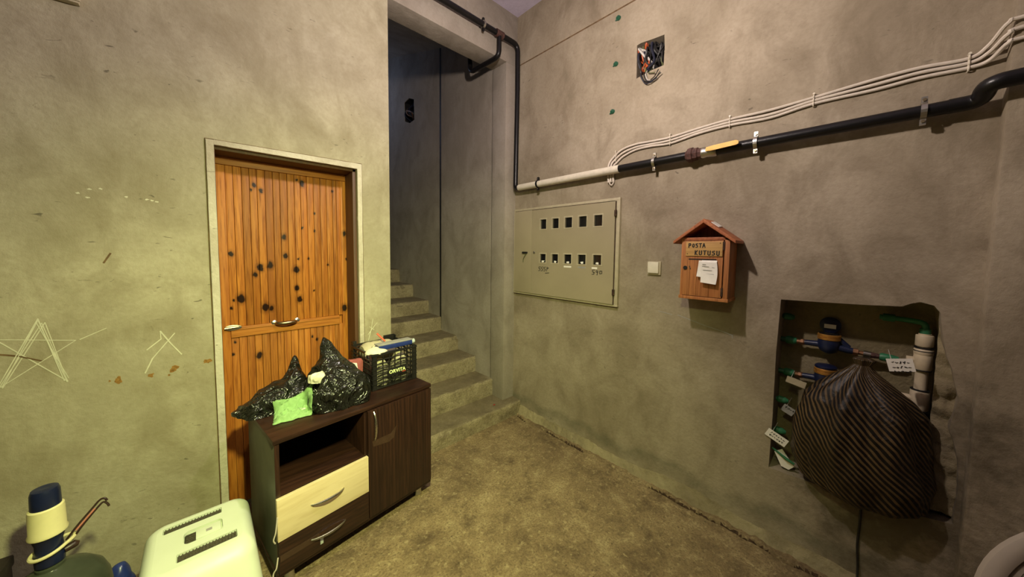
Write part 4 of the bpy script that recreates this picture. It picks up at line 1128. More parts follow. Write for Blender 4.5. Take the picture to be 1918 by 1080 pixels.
# striped bag
def striped_bag():
    prof = [(0.000, 0.08, 0.13, -0.045, 2.165), (0.015, 0.115, 0.165, -0.040, 2.155), (0.05, 0.138, 0.198, -0.040, 2.145), (0.14, 0.150, 0.218, -0.034, 2.140), (0.24, 0.150, 0.206, -0.022, 2.136), (0.34, 0.142, 0.196, -0.020, 2.136), (0.42, 0.125, 0.180, -0.022, 2.140), (0.48, 0.098, 0.138, -0.026, 2.142), (0.535, 0.062, 0.082, -0.026, 2.145), (0.575, 0.036, 0.042, -0.026, 2.145), (0.60, 0.022, 0.024, -0.028, 2.142), (0.625, 0.028, 0.034, -0.032, 2.140), (0.635, 0.012, 0.016, -0.034, 2.140)]
    NV, NA = 90, 160
    verts = []; uvs = []
    def at(t_):
        s = t_*(len(prof)-1); i = min(int(s), len(prof)-2); f = s-i
        f = f*f*(3-2*f)*0.5+f*0.5
        return [a+(b-a)*f for a, b in zip(prof[i], prof[i+1])]
    for i in range(NV+1):
        z, rx, ry, yc, xc = at(i/NV)
        up = i/NV
        for k in range(NA):
            a = 2*PI*k/NA
            fold = 1+(0.02+0.10*up**2)*math.sin(a*7+4*noise.noise((math.cos(a)*1.5, math.sin(a)*1.5, up*2)))*min(1, up*3)+0.10*fbm((math.cos(a)*1.3, math.sin(a)*1.3, up*2.5), 1.7, 4)
            fold += 0.14*(abs(noise.noise((math.cos(a)*2.6, math.sin(a)*2.6, up*1.5+5)))-0.2)
            x = xc+rx*fold*math.cos(a); y = yc+ry*fold*math.sin(a)
            x = min(x, 2.203+0.004*noise.noise((y*14, z*14, 3)))
            zz = 0.413+z
            if x > 2.12: zz = max(zz, 0.412)
            else: zz = zz-0.03*(1-up)**3*max(0, (2.12-x)/0.12)
            verts.append((x-2.14, y+0.02, zz-0.413))
            uvs.append((a*0.17, z))
    faces = []; fuv = []
    for i in range(NV):
        for k in range(NA):
            l = (k+1) % NA
            faces.append((i*NA+k, i*NA+l, (i+1)*NA+l, (i+1)*NA+k))
            u0_, u1_ = k*2*PI/NA*0.17, (k+1)*2*PI/NA*0.17
            v0_, v1_ = uvs[i*NA+k][1], uvs[(i+1)*NA+k][1]
            fuv += [(u0_, v0_), (u1_, v0_), (u1_, v1_), (u0_, v1_)]
    faces.append(tuple(range(NA-1, -1, -1))); fuv += [(0, 0)]*NA
    faces.append(tuple(range(NV*NA, NV*NA+NA))); fuv += [(0, 0)]*NA
    me = bpy.data.meshes.new('striped_bag')
    me.from_pydata(verts, [], faces)
    uvl = me.uv_layers.new(name='UVMap')
    for i_, q in enumerate(fuv): uvl.data[i_].uv = q
    me.shade_smooth()
    me.materials.append(M['striped'])
    o = bpy.data.objects.new('striped_bag', me)
    COL.objects.link(o)
    o.location = (2.14, -0.02, 0.413)
    return tag(o, 'full black bag with thin gold diagonal stripes in the meter niche', 'bag')
striped_bag()

# ------------------------------------------------------------------ basin leaning on the pillar
t = tag(empty('plastic_basin', (1.80, -0.70, 0.382)), 'large off-white round plastic basin leaning upright on the pillar', 'basin')
t.rotation_euler = (0, R(-70), 0)
MB().lathe([(0.27, -0.150), (0.30, -0.145), (0.335, -0.08), (0.358, -0.012), (0.372, -0.012), (0.365, -0.03), (0.345, -0.09), (0.31, -0.155), (0.27, -0.16)], 56).build('wall', M['tub'], t, True)
MB().lathe([(0.356, -0.014), (0.352, -0.002), (0.362, 0.004), (0.378, 0.006), (0.392, 0.002), (0.400, -0.010), (0.396, -0.022), (0.384, -0.024), (0.37, -0.014)], 72).build('rim', M['tub'], t, True)
MB().lathe([(0.350, -0.022), (0.344, -0.010), (0.334, -0.012), (0.330, -0.030), (0.340, -0.045)], 72).build('inner_lip', M['tub'], t, True)
MB().lathe([(0.338, -0.040), (0.322, -0.085), (0.292, -0.140), (0.27, -0.148), (0.02, -0.149)], 56).build('blue_lining', M['bluecloth'], t, True)

# ------------------------------------------------------------------ dresser
DW, DD, DT, DBZ = 0.80, 0.43, 0.690, 0.07
DTH = R(7)
ds = tag(empty('dresser', (0.198, 1.646, 0), DTH), 'dark wenge dresser with one cream drawer front and open shelf', 'dresser')
def dp(name, a, b, mat, parent=None, bevel=0.0015):
    return MB().box(a, b).build(name, mat, parent or ds, bevel=bevel, smooth=True)
dp('top_board', (-0.006, -0.008, DT-0.02), (DW+0.006, DD, DT), M['wenge_h'])
dp('bottom_board', (-0.004, -0.006, DBZ), (DW+0.004, DD, DBZ+0.018), M['wenge_h'])
dp('side_panel', (0, 0, DBZ+0.018), (0.017, DD-0.004, DT-0.02), M['greyside'])
dp('edge_strip', (0, -0.002, DBZ+0.018), (0.018, 0.002, DT-0.02), M['wenge'])
dp('side_panel', (DW-0.017, 0, DBZ+0.018), (DW, DD-0.004, DT-0.02), M['wenge'])
dp('divider', (0.392, 0.002, DBZ+0.018), (0.408, DD-0.01, DT-0.02), M['wenge'])
dp('back_panel', (0.01, DD-0.008, DBZ+0.01), (DW-0.01, DD-0.002, DT-0.01), M['wenge'])
dp('shelf', (0.017, 0.004, 0.420), (0.393, DD-0.01, 0.434), M['wenge_h'])
def bow(parent, a, b, outd=0.022, r=0.0052):
    a = Vector(a); b = Vector(b)
    n_ = 20
    pts = []; rs = []
    for i in range(n_+1):
        t_ = i/n_
        p = a.lerp(b, t_)
        p.y -= outd*math.sin(PI*t_)**0.6
        pts.append(p); rs.append(r*(0.75+0.4*math.sin(PI*t_)))
    MB().tube(pts, rs, 8).build('handle', M['chrome'], parent, True)
d1 = dp('drawer', (-0.001, -0.020, 0.243), (0.402, -0.002, 0.430), M['cream'])
bow(d1, (0.130, -0.019, 0.334), (0.275, -0.019, 0.334))
dp('drawer_box', (0.03, -0.004, 0.26), (0.38, DD-0.05, 0.40), M['greyside'], d1)
d2 = dp('drawer', (0.002, -0.018, 0.092), (0.402, -0.002, 0.240), M['wenge_h'])
bow(d2, (0.128, -0.017, 0.166), (0.280, -0.017, 0.166))
dp('tape', (0.006, -0.0188, 0.150), (0.16, -0.0178, 0.178), M['tape'], d2, 0)
MB().box((0.165, -0.019, 0.118), (0.178, -0.0178, 0.150)).build('sticker_scrap', M['slate'], d2)
dr = dp('door', (0.4055, -0.018, 0.092), (DW-0.002, -0.001, 0.666), M['wenge'])
bow(dr, (0.436, -0.017, 0.655), (0.438, -0.017, 0.500))
MB().prism([(0.425, 0.500), (0.53, 0.500), (0.565, 0.530), (0.55, 0.47), (0.52, 0.458), (0.43, 0.470)], lambda u_, v, d: (u_, -0.0182+d, v), -0.0006).build('tape', M['tape'], dr)
for fx, fy in ((0.055, 0.045), (DW-0.055, 0.045), (0.055, DD-0.05), (DW-0.055, DD-0.05)):
    MB().lathe([(0.021, 0.0), (0.023, 0.004), (0.023, 0.012), (0.020, 0.016), (0.020, DBZ)], 18).build('foot', M['chrome'], ds, True, loc=(fx, fy, 0))
# loose pale cords hanging at the dresser's front left edge
def D2W(p): return Matrix.Translation((0.198, 1.646, 0)) @ Matrix.Rotation(DTH, 4, 'Z') @ Vector(p)
o = MB().tube(spline([D2W(p) for p in ((-0.002, -0.024, 0.36), (-0.010, -0.026, 0.30), (-0.018, -0.024, 0.27), (-0.012, -0.022, 0.25))], 6), 0.0028, 6).build('cord', M['cable'], None, True)
tag(o, 'short pale cord hanging beside the cream drawer', 'cord')
o = MB().tube(spline([D2W(p) for p in ((-0.004, -0.022, 0.18), (-0.012, -0.026, 0.14), (-0.022, -0.02, 0.115), (-0.026, -0.035, 0.065), (-0.015, -0.055, 0.006))], 6), 0.0028, 6).build('cord', M['cable'], None, True)
tag(o, 'pale cord trailing to the floor from the lower drawer corner', 'cord')

# ------------------------------------------------------------------ things on the dresser
ZT = DT
def crumple_bag(name, loc, shape, label, seed, cat='bag', mat='film', sub=6, amp=1.0):
    """thin film bag: a flat-bottomed lump pulled into peaks and creased"""
    bm = bmesh.new()
    bmesh.ops.create_icosphere(bm, subdivisions=sub, radius=1.0)
    for v in bm.verts:
        d = v.co.normalized()
        p = shape(d)
        q = Vector(p)
        w1 = 1-abs(noise.noise(q*9+Vector((seed, 0, 0))))
        w2 = 1-abs(noise.noise(q*21+Vector((0, seed, 3))+d*0.7))
        w3 = noise.noise(q*5+Vector((seed*2, 1, 0)))
        off = amp*(0.030*(w1-0.75)+0.015*(w2-0.75)+0.014*w3)
        q = q+d*off
        q.z = max(q.z, 0.0005+0.002*abs(noise.noise(q*20)))
        v.co = q
    me = bpy.data.meshes.new(name)
    bm.to_mesh(me); bm.free()
    me.shade_smooth()
    me.materials.append(M[mat])
    o = bpy.data.objects.new(name, me)
    COL.objects.link(o)
    o.location = loc
    return tag(o, label, cat)
from mathutils.bvhtree import BVHTree
def world_tree(*objs):
    vs_, fs_ = [], []
    bpy.context.view_layer.update()
    for o in objs:
        for q in [o]+list(o.children_recursive):
            if q.type != 'MESH': continue
            n_ = len(vs_)
            vs_ += [q.matrix_world @ v.co for v in q.data.vertices]
            fs_ += [tuple(i+n_ for i in p.vertices) for p in q.data.polygons]
    lo = [min(v[k] for v in vs_) for k in range(3)]; hi = [max(v[k] for v in vs_) for k in range(3)]
    return BVHTree.FromPolygons(vs_, fs_), lo, hi
def is_inside(t, p):
    votes = 0
    for d in (Vector((0.31, 0.52, 0.79)), Vector((-0.7, 0.1, 0.3)), Vector((0.2, -0.9, 0.1))):
        d = d.normalized(); q = p.copy(); c = 0
        while c < 60:
            h = t.ray_cast(q, d)
            if h[0] is None: break
            c += 1; q = h[0]+d*1e-5
        votes += c % 2
    return votes >= 2
def press(o, obstacles, direction=None, gap=0.0012):
    """soft thing o gives way to solid things: its points inside them move out along direction (or the nearest way out)"""
    t, lo, hi = world_tree(*obstacles)
    mw = o.matrix_world.copy(); inv = mw.inverted()
    for v in o.data.vertices:
        p = mw @ v.co
        if any(p[k] < lo[k] or p[k] > hi[k] for k in range(3)) or not is_inside(t, p): continue
        if direction is None:
            h = t.find_nearest(p)
            p = h[0]+(h[0]-p).normalized()*gap
        else:
            q = p
            for k in range(8):
                h = t.ray_cast(q, direction)
                if h[0] is None: break
                q = h[0]+direction*gap
                if not is_inside(t, q): break
            p = q
        p.z = max(p.z, ZT+0.0004)
        v.co = inv @ p
    o.data.update()
def g(d, c, wdt): return math.exp(-((Vector(d)-Vector(c).normalized()).length/wdt)**2)
def shape_l(d):
    ex = (0.155, 0.085, 0.110)
    f = lambda v: math.copysign(abs(v)**0.72, v)
    p = Vector((f(d.x)*ex[0], f(d.y)*ex[1], max(f(d.z), -0.15)*ex[2]+0.018))
    if d.x < 0.2: p.z *= 1-0.62*min(1, (0.2-d.x)/1.2)**1.1
    k = g(d, (0.55, 0.2, 0.8), 0.34)
    p += Vector((0.0, 0.03, 0.085))*k
    k = g(d, (0.50, 0.2, 0.85), 0.27)
    p += Vector((-0.006, 0.01, 0.030))*k
    k = g(d, (-1, -0.1, 0.12), 0.35)
    p += Vector((-0.035, 0.0, 0.018))*k
    return p
bag_l = crumple_bag('bin_bag', (0.258, 1.985, ZT), shape_l, 'limp black bin bag slumped against the pine door', 3.0)
def shape_r(d):
    ex = (0.160, 0.130, 0.145)
    f = lambda v: math.copysign(abs(v)**0.78, v)
    p = Vector((f(d.x)*ex[0], f(d.y)*ex[1], max(f(d.z), -0.25)*ex[2]+0.035))
    k = g(d, (-0.12, 0.25, 1.0), 0.40)
    p += Vector((-0.005, 0.03, 0.085))*k
    k = g(d, (-0.10, 0.25, 1.0), 0.17)
    p += Vector((-0.012, 0.01, 0.075))*k
    k = g(d, (-0.75, -0.15, 0.62), 0.26)
    p -= Vector((-0.05, -0.02, 0.06))*k
    k = g(d, (0.75, 0.1, 0.62), 0.3)
    p -= Vector((0.03, 0.0, 0.035))*k
    return p
bag_r = crumple_bag('bin_bag', (0.512, 1.858, ZT), shape_r, 'bulging black bin bag with an open top beside the crate', 8.0)
def lump(ex, fl=0.2):
    return lambda d: Vector((d.x*ex[0], d.y*ex[1], max(d.z, -fl)*ex[2]))
bundle = crumple_bag('white_bundle', (0.424, 1.838, ZT+0.137), lump((0.055, 0.038, 0.050), 1), 'white bundle poking out of the bulging bin bag', 4.0, 'bundle', 'whitecloth', 5, 1.1)
t = tag(empty('pink_packet', (0.639, 1.950, ZT+0.128)), 'pink packet with a white patch showing behind the bulging bin bag', 'packet')
t.rotation_euler = (R(-8), R(6), R(12))
MB().prism([(-0.045, 0.05), (-0.02, 0.046), (0.03, 0.048), (0.042, 0.03), (0.040, -0.04), (0.036, -0.126), (0.006, -0.126), (-0.010, -0.05), (-0.034, 0.0)], lambda u_, v, d: (u_, d, v), 0.03).build('packet', M['pink'], t, bevel=0.006, smooth=True)
MB().prism([(-0.03, 0.03), (0.0, 0.024), (0.006, -0.01), (-0.012, -0.018), (-0.014, 0.004)], lambda u_, v, d: (u_, -0.002+d, v), 0.004).build('white_patch', M['paper'], t)
# the bag film gives way round the bundle and the packet, the limp bag gives way to the full one
press(bag_r, [bundle], Vector((0.80, 0.25, -0.45)).normalized(), 0.002)
press(bag_r, [t], Vector((-0.75, -0.35, -0.35)).normalized(), 0.002)
press(bag_l, [bag_r], Vector((-0.80, 0.58, 0.10)).normalized())
# green cloth: a folded rag, its back half lying on the foot of the bags
cx, cy = 0.30, 1.875
m = MB()
N = 48
def cloth_pt(u_, v):
    fl, fr, br, bl = Vector((0.212, 1.785)), Vector((0.368, 1.775)), Vector((0.412, 1.945)), Vector((0.238, 1.915))
    p = fl.lerp(fr, u_).lerp(bl.lerp(br, u_), v)
    ed = min(u_, 1-u_, v, 1-v)
    p.x += 0.012*fbm((u_*1.2, v*1.2, 1.0), 3.0, 3); p.y += 0.018*fbm((u_, v, 6.0), 3.5, 3)
    e = min(1, ed*7)
    r1 = (1-abs(noise.noise((u_*2.2+v*1.6, v*3.4-u_*1.2, 2.0))))**3
    r2 = (1-abs(noise.noise((u_*5.5-v*2, v*6.0+u_, 8.0))))**3
    hump = math.exp(-((v-0.55-0.12*math.sin(u_*4))/0.07)**2)
    z = 0.004+e*(0.026*r1+0.014*r2+0.022*hump)+0.024*max(0, v-0.5)*2+0.02*max(0, v-0.6)*max(0, u_-0.5)*5
    return p.x-cx, p.y-cy, z
bt, blo, bhi = world_tree(bag_l, bag_r)
OUT = Vector((-0.10, -0.62, 0.78)).normalized()
def draped(i, j):
    x, y, z = cloth_pt(i/N, j/N)
    p = Vector((x+cx, y+cy, ZT+z))
    moved = False
    for k in range(10):
        st = p if is_inside(bt, p) else p-OUT*0.006
        if not is_inside(bt, st): break
        h = bt.ray_cast(st, OUT)
        if h[0] is None: break
        p = h[0]+OUT*0.0075; moved = True
    return p-Vector((cx, cy, ZT)), moved
grid = [[draped(i, j)[0] for j in range(N+1)] for i in range(N+1)]
for it in range(3):      # cloth bridges the creases of the film
    g2 = [[grid[i][j].copy() for j in range(N+1)] for i in range(N+1)]
    for i in range(1, N):
        for j in range(1, N):
            av = (grid[i-1][j]+grid[i+1][j]+grid[i][j-1]+grid[i][j+1])/4
            d_ = (av-grid[i][j]).dot(OUT)
            if d_ > 0.001: g2[i][j] = grid[i][j]+OUT*d_*0.7
    grid = g2
for lay in (0, 1):
    for i in range(N+1):
        for j in range(N+1):
            p = grid[i][j]-(OUT*0.003 if lay else Vector((0, 0, 0)))
            m.v.append((p.x, p.y, max(0.0003 if lay else 0.0025, p.z)))
TOT = (N+1)**2
for i in range(N):
    for j in range(N):
        a = i*(N+1)+j
        m.f.append((a, a+N+1, a+N+2, a+1)); m.f.append((TOT+a, TOT+a+1, TOT+a+N+2, TOT+a+N+1))
rim = [j for j in range(N+1)]+[i*(N+1)+N for i in range(1, N+1)]+[N*(N+1)+j for j in range(N-1, -1, -1)]+[i*(N+1) for i in range(N-1, 0, -1)]
for k in range(len(rim)):
    a, b = rim[k], rim[(k+1) % len(rim)]
    m.f.append((a, b, TOT+b, TOT+a))
t = tag(empty('green_cloth', (cx, cy, ZT)), 'crumpled light green cloth on the dresser top', 'cloth')
q = grid[int(0.72*N)][int(0.30*N)]
MB().box((q[0]-0.017, q[1]-0.009, q[2]), (q[0]+0.017, q[1]+0.009, q[2]+0.003)).build('care_tag', M['paper'], t)
m.build('cloth', M['green'], t, 'all')

# crate
CW, CD, CH = 0.285, 0.285, 0.212
cr = tag(empty('crate', (0.690, 1.852, ZT), R(4)), 'black plastic lattice crate with a printed name plate', 'crate')
def cb(name, a, b, parent=None, mat='crate', bevel=0.0):
    return MB().box(a, b).build(name, M[mat], parent or cr, bevel=bevel, smooth=bool(bevel))
cb('base', (0.004, 0.004, 0.0), (CW-0.004, CD-0.004, 0.008))
zs = [0.004, 0.034, 0.062, 0.090, 0.118, 0.146, 0.170]
PW_ = 0.030
for px_ in (0, 1):
    for py_ in (0, 1):
        x0_ = 0 if px_ == 0 else CW-PW_
        y0_ = 0 if py_ == 0 else CD-PW_
        mb = MB()
        xs = (0.0, 0.006) if px_ == 0 else (CW-0.006, CW)
        ys = (0.0, 0.006) if py_ == 0 else (CD-0.006, CD)
        hh = CH if py_ == 0 else CH+0.02
        mb.box((x0_, ys[0], 0), (x0_+PW_, ys[1], hh)).box((xs[0], y0_, 0), (xs[1], y0_+PW_, hh))
        post = mb.build('corner_post', M['crate'], cr)
        for z in zs[1:]:
            rb = MB().box((x0_-0.002, ys[0]-0.003, z), (x0_+PW_+0.002, ys[1]+0.003, z+0.004)).box((xs[0]-0.003, y0_-0.002, z), (xs[1]+0.003, y0_+PW_+0.002, z+0.004))
            rb.build('rib', M['crate'], post)
def lattice(side):
    T = {'front': lambda u_, d, z: (u_, d, z), 'back': lambda u_, d, z: (u_, CD-d, z), 'left': lambda u_, d, z: (d, u_, z), 'right': lambda u_, d, z: (CW-d, u_, z)}[side]
    L = CW if side in ('front', 'back') else CD
    pn = empty(side_name := 'side_lattice', (0, 0, 0), 0, cr)
    def bar(name, u0_, u1_, z0_, z1_, d0, d1):
        a = T(u0_, d0, z0_); b = T(u1_, d1, z1_)
        return MB().box(tuple(map(min, a, b)), tuple(map(max, a, b))).build(name, M['crate'], pn)
    for z in zs:
        bar('rail', 0.0, L, z, z+0.0045, -0.001, 0.005)
    bar('top_rim', 0.0, L, CH-0.012, CH, -0.004, 0.007)
    n_ = 6
    for i in range(1, n_):
        u_ = PW_+(L-2*PW_)*i/n_
        bar('upright', u_-0.002, u_+0.002, 0.004, CH-0.006, 0.0005, 0.005)
    if side in ('front', 'left'):
        n2 = 30
        for i in range(1, n2):
            if i % 5 == 0: continue
            u_ = PW_+(L-2*PW_)*i/n2
            bar('thin_upright', u_-0.0007, u_+0.0007, 0.004, 0.148, 0.001, 0.004)
    return pn
for s_ in ('front', 'back', 'left', 'right'): lattice(s_)
MB().box((CW-0.075, CD-0.009, CH), (CW-0.002, CD+0.002, CH+0.022)).build('handle_bar', M['crate'], cr)
np_ = cb('name_plate', (0.092, -0.008, 0.062), (0.212, -0.001, 0.110), None, 'crate', 0.001)
# print: ORVITA with a red dash
fc = bpy.data.curves.new('lettering', 'FONT')
fc.body = 'ORVITA'; fc.size = 0.0285; fc.extrude = 0.0003; fc.offset = 0.0009; fc.align_x = 'CENTER'; fc.align_y = 'CENTER'; fc.space_character = 1.05
fo = bpy.data.objects.new('tmp', fc)
COL.objects.link(fo)
bpy.context.view_layer.update()
me = bpy.data.meshes.new_from_object(fo.evaluated_get(bpy.context.evaluated_depsgraph_get()))
bpy.data.objects.remove(fo)
me.materials.clear(); me.materials.append(M['neon'])
lo = bpy.data.objects.new('lettering', me)
COL.objects.link(lo); lo.parent = np_
lo.location = (0.151, -0.0085, 0.088); lo.rotation_euler = (PI/2, 0, 0)
MB().box((0.182, -0.0088, 0.0715), (0.204, -0.0078, 0.0755)).build('red_dash', M['redstain'], np_)
# contents
def C2W(p): return Matrix.Translation((0.690, 1.852, ZT)) @ Matrix.Rotation(R(4), 4, 'Z') @ Vector(p)
def inside(name, loc, shape, lab, cat, mat, seed, sub=4, amp=0.4):
    o = crumple_bag(name, C2W(loc), shape, lab, seed, cat, mat, sub, amp)
    o.rotation_euler = (0, 0, R(4))
    return o
inside('paper_bag', (0.086, 0.085, 0.009), lambda d: Vector((d.x*0.062, d.y*0.068, max(d.z, -0.05)*0.150)), 'crumpled tan paper bag at the near left in the crate', 'bag', 'sand', 2.0)
inside('paper_bag', (0.208, 0.085, 0.009), lambda d: Vector((d.x*0.060, d.y*0.068, max(d.z, -0.05)*0.165)), 'crumpled olive paper bag at the near right in the crate', 'bag', 'sand', 6.0)
o = MB().box((-0.045, -0.006, 0), (0.045, 0.006, 0.10)).build('packet', M['slate'], None, bevel=0.006, smooth=True, loc=C2W((0.085, 0.164, 0.009)), rot=(0, 0, R(4)))
tag(o, 'pale blue flat packet standing inside the crate', 'packet')
# big beige rolled sheet across the back
mb = MB()
pts = [C2W((0.035+0.20*i/12, 0.215, 0.165)) for i in range(13)]
mb.tube(pts, [0.045, 0.058, 0.062, 0.063, 0.061, 0.063, 0.062, 0.060, 0.062, 0.061, 0.060, 0.056, 0.046], 22)
o = mb.build('rolled_sheet', M['beige'], None, True)
tag(o, 'thick beige plastic roll lying across the crate back', 'roll')
ring = [C2W((0.066, 0.118+0.022*math.cos(a), 0.198+0.022*math.sin(a))) for a in [2*PI*k/20 for k in range(20)]]
o = MB().tube(ring, 0.008, 8, 1.0, True).build('tape_ring', M['whitecloth'], None, True)
tag(o, 'pale ring of rolled tape leaning on the beige roll', 'tape')
o = inside('white_rag', (0.045, 0.045, CH-0.005), lambda d: Vector((d.x*0.062, d.y*0.055, max(d.z, -0.2)*0.028)), 'white rag draped over the crate corner', 'rag', 'whitecloth', 9.0, 4, 0.5)
bk = tag(empty('blue_box', C2W((0.185, 0.062, CH+0.001)), R(4)), 'long dark blue box with a pale lid lying on the crate rim', 'box')
MB().box((-0.125, -0.028, 0.0), (0.095, 0.030, 0.026)).build('box_body', M['bluebook'], bk, bevel=0.007, smooth=True)
MB().box((-0.125, -0.020, 0.0262), (0.100, 0.040, 0.032)).build('pale_lid', M['label_grey'], bk, bevel=0.002, smooth=True)
MB().tube([(0.090, 0.0, 0.012), (0.120, 0.0, 0.012)], [0.018, 0.015], 12).build('end_cap', M['slate'], bk, True)
press(o, [bk], Vector((0, 0, -1)), 0.001)      # the rag is flattened under the box
o = MB().tube([C2W((0.155, 0.150, 0.232)), C2W((0.118, 0.185, 0.282))], [0.0055, 0.0065], 8).build('red_marker', M['redstain'], None, True)
tag(o, 'red marker pen sticking up from the crate', 'pen')

# ------------------------------------------------------------------ pet carrier
pc = tag(empty('pet_carrier', (-0.035, 1.66, 0)), 'pale rounded plastic pet carrier with two slots on top', 'pet carrier')
def rrect(x0_, x1_, y0_, y1_, r, n_=8):
    out = []
    for cx_, cy_, a0 in ((x1_-r, y1_-r, 0), (x0_+r, y1_-r, PI/2), (x0_+r, y0_+r, PI), (x1_-r, y0_+r, 1.5*PI)):
        for k in range(n_+1):
            a = a0+PI/2*k/n_
            out.append((cx_+r*math.cos(a), cy_+r*math.sin(a)))
    return out
HZ = 0.385
B = (-0.190, 0.190, -0.305, 0.270); T_ = (-0.162, 0.150, -0.130, 0.205)
m = MB()
lv = []
for i in range(13):
    t_ = i/12
    lv.append((t_*(HZ-0.035), 0.0, t_))
rings = []
for z in [0.0, 0.05, 0.10, 0.16, 0.22, 0.27, 0.31, 0.335]:
    t_ = z/HZ
    s_ = t_**1.15
    rings.append((z, [b+(c-b)*s_ for b, c in zip(B, T_)], 0.055))
for k in range(1, 8):
    a = PI/2*k/7
    z = 0.335+0.05*math.sin(a)
    s_ = (z/HZ)**1.15
    q = [b+(c-b)*s_ for b, c in zip(B, T_)]
    ins = 0.034*(1-math.cos(a))
    rings.append((z, [q[0]+ins, q[1]-ins, q[2]+ins, q[3]-ins], 0.05-0.012*(k/7)))
NR = 36
for z, q, r in rings:
    for x, y in rrect(*q, r): m.v.append((x, y, z))
for i in range(len(rings)-1):
    for k in range(NR):
        l = (k+1) % NR
        m.f.append((i*NR+k, i*NR+l, (i+1)*NR+l, (i+1)*NR+k))
m.f.append(tuple(reversed(range(NR))))
m.build('shell', M['carrier'], pc, True)
zq, q, r = rings[-1]
outer = rrect(*q, r)
slot1 = rrect(-0.112, 0.062, 0.118, 0.156, 0.004, 3)
slot2 = rrect(-0.068, 0.102, -0.075, -0.030, 0.004, 3)
hnd = rrect(-0.052, 0.062, 0.006, 0.082, 0.018, 4)
tt = lambda u_, v, d=0: (u_, v, HZ-d)
sk = 0.0
hs = holed_sheet(outer, [(slot1, 0.012), (slot2, 0.012), (hnd, 0.014)], tt, 0)
tp = hs.build('top_panel', M['carrier'], pc)
for s_ in ((-0.110, 0.060, 0.120, 0.154), (-0.066, 0.100, -0.073, -0.032)):
    gr = MB().box((s_[0], s_[2], HZ-0.0125), (s_[1], s_[3], HZ-0.008)).build('slot_grille', M['grille'], tp)
    n_ = 18
    for i in range(n_):
        x = s_[0]+(s_[1]-s_[0])*(i+0.5)/n_
        MB().box((x-0.0015, s_[2], HZ-0.009), (x+0.0015, s_[3], HZ-0.004)).build('bar', M['grille'], gr)
lt = MB().box((-0.018, 0.016, HZ-0.015), (0.057, 0.072, HZ-0.002)).build('handle', M['carrier'], tp, bevel=0.004, smooth=True)
MB().box((-0.050, 0.010, HZ-0.0138), (-0.017, 0.078, HZ-0.012)).build('handle_recess', M['void'], tp)
for i in range(5):
    y = 0.018+i*0.011
    MB().box((-0.048, y, HZ-0.0125), (-0.018, y+0.004, HZ-0.006)).build('rib', M['grille'], tp)
MB().box((0.012, 0.036, HZ-0.0025), (0.03, 0.050, HZ-0.001)).build('emblem', M['label_grey'], lt)

# ------------------------------------------------------------------ water bottle with hand pump
wb = tag(empty('water_bottle', (-0.42, 1.85, 0)), 'large smoky plastic water bottle by the door wall', 'bottle')
prof = [(0.118, 0.0), (0.132, 0.008), (0.135, 0.03), (0.135, 0.07), (0.129, 0.078), (0.135, 0.088), (0.135, 0.15), (0.129, 0.158), (0.135, 0.168), (0.135, 0.25), (0.131, 0.285), (0.118, 0.322), (0.093, 0.352), (0.060, 0.374), (0.036, 0.388), (0.029, 0.396), (0.0275, 0.43)]
MB().lathe(prof, 40).build('body', M['bottle'], wb, True)
MB().lathe([(0.029, 0.392), (0.033, 0.394), (0.033, 0.402), (0.029, 0.404)], 24).build('neck_ring', M['bottle'], wb, True)
hp = tag(empty('hand_pump', (-0.42, 1.85, 0.412)), 'cream and navy hand pump screwed on the water bottle', 'pump')
MB().lathe([(0.0288, -0.004), (0.033, -0.002), (0.034, 0.03), (0.031, 0.048), (0.030, 0.070), (0.036, 0.092), (0.038, 0.106)], 24).build('collar', M['navy'], hp, True)
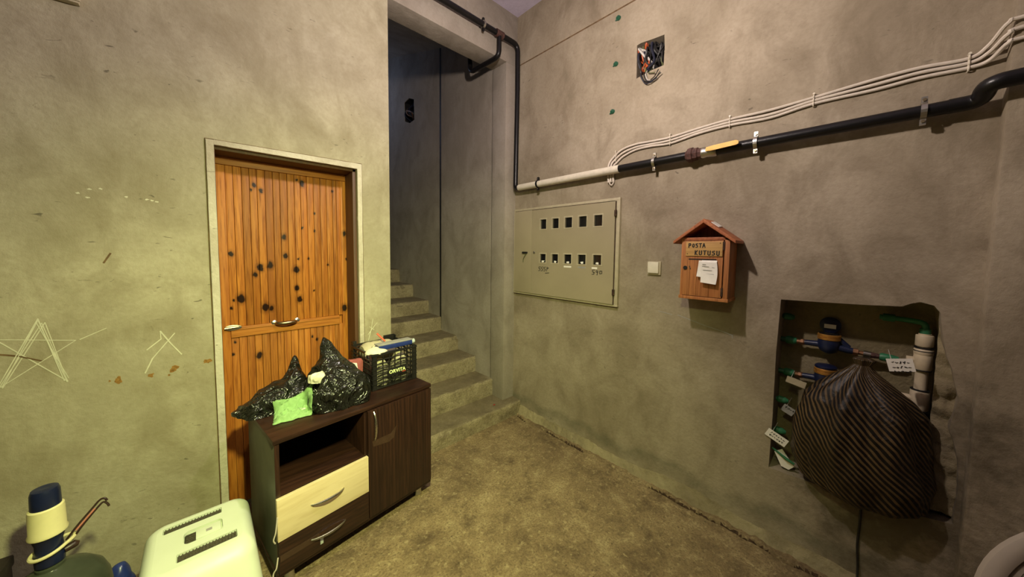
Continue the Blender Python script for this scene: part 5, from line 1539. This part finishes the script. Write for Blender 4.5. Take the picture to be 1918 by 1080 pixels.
MB().lathe([(0.038, 0.100), (0.0430, 0.102), (0.0440, 0.108), (0.0405, 0.116), (0.0395, 0.186), (0.0385, 0.196), (0.034, 0.200)], 28).build('barrel', M['creamplastic'], hp, True)
MB().lathe([(0.033, 0.196), (0.0335, 0.20), (0.0325, 0.250), (0.029, 0.262), (0.018, 0.266), (0.01, 0.264)], 28).build('button', M['navy'], hp, True)
ring = []
for k in range(28):
    a = 2*PI*k/28
    r = 0.040
    ex = 0.016*max(0, math.cos(a-R(25)))**6
    ring.append((math.cos(a)*(r+ex), math.sin(a)*(r+ex)*0.98, 0.044+0.010*math.cos(a-R(20))))
MB().tube(ring, 0.0055, 8, 1.0, True).build('carry_ring', M['creamplastic'], hp, True)
for dx in (0.0, 0.012):
    MB().tube(spline([(0.034+dx, 0.01, 0.048-dx*0.6), (0.060+dx, 0.015, 0.085-dx*0.4), (0.095+dx, 0.02, 0.128-dx*0.3), (0.112+dx*0.7, 0.022, 0.148-dx), (0.124+dx*0.5, 0.02, 0.150-dx*2), (0.130+dx*0.3, 0.018, 0.140-dx*2)], 6), 0.0035, 8).build('spout_rod', M['hookrod'], hp, True)
MB().tube([(0.056, 0.0125, 0.070), (0.100, 0.018, 0.124)], 0.0028, 6).build('pink_strip', M['pinkrod'], hp, True)
MB().tube([(0.032, 0.0, 0.022), (0.052, 0.006, 0.026), (0.060, 0.008, 0.022)], [0.012, 0.013, 0.008], 10).build('spout_knuckle', M['hookrod'], hp, True)
# dark box behind it, small navy bag
bx = tag(empty('dark_box', (-0.745, 2.045, 0), R(-4)), 'dark brown box standing behind the water bottle', 'box')
MB().box((-0.20, -0.10, 0.0), (0.17, 0.10, 0.30)).build('body', M['darkwoodboard'], bx, bevel=0.006, smooth=True)
MB().box((-0.205, -0.105, 0.285), (0.175, 0.105, 0.325)).build('lid', M['darkwoodboard'], bx, bevel=0.008, smooth=True)
crumple_bag('navy_bag', (-0.305, 2.075, 0.0), lambda d: Vector((d.x*0.055, d.y*0.05, max(d.z, -0.05)*0.155)), 'small navy plastic bag between water bottle and pet carrier', 5.0, 'bag', 'bluebook', 4, 0.5)
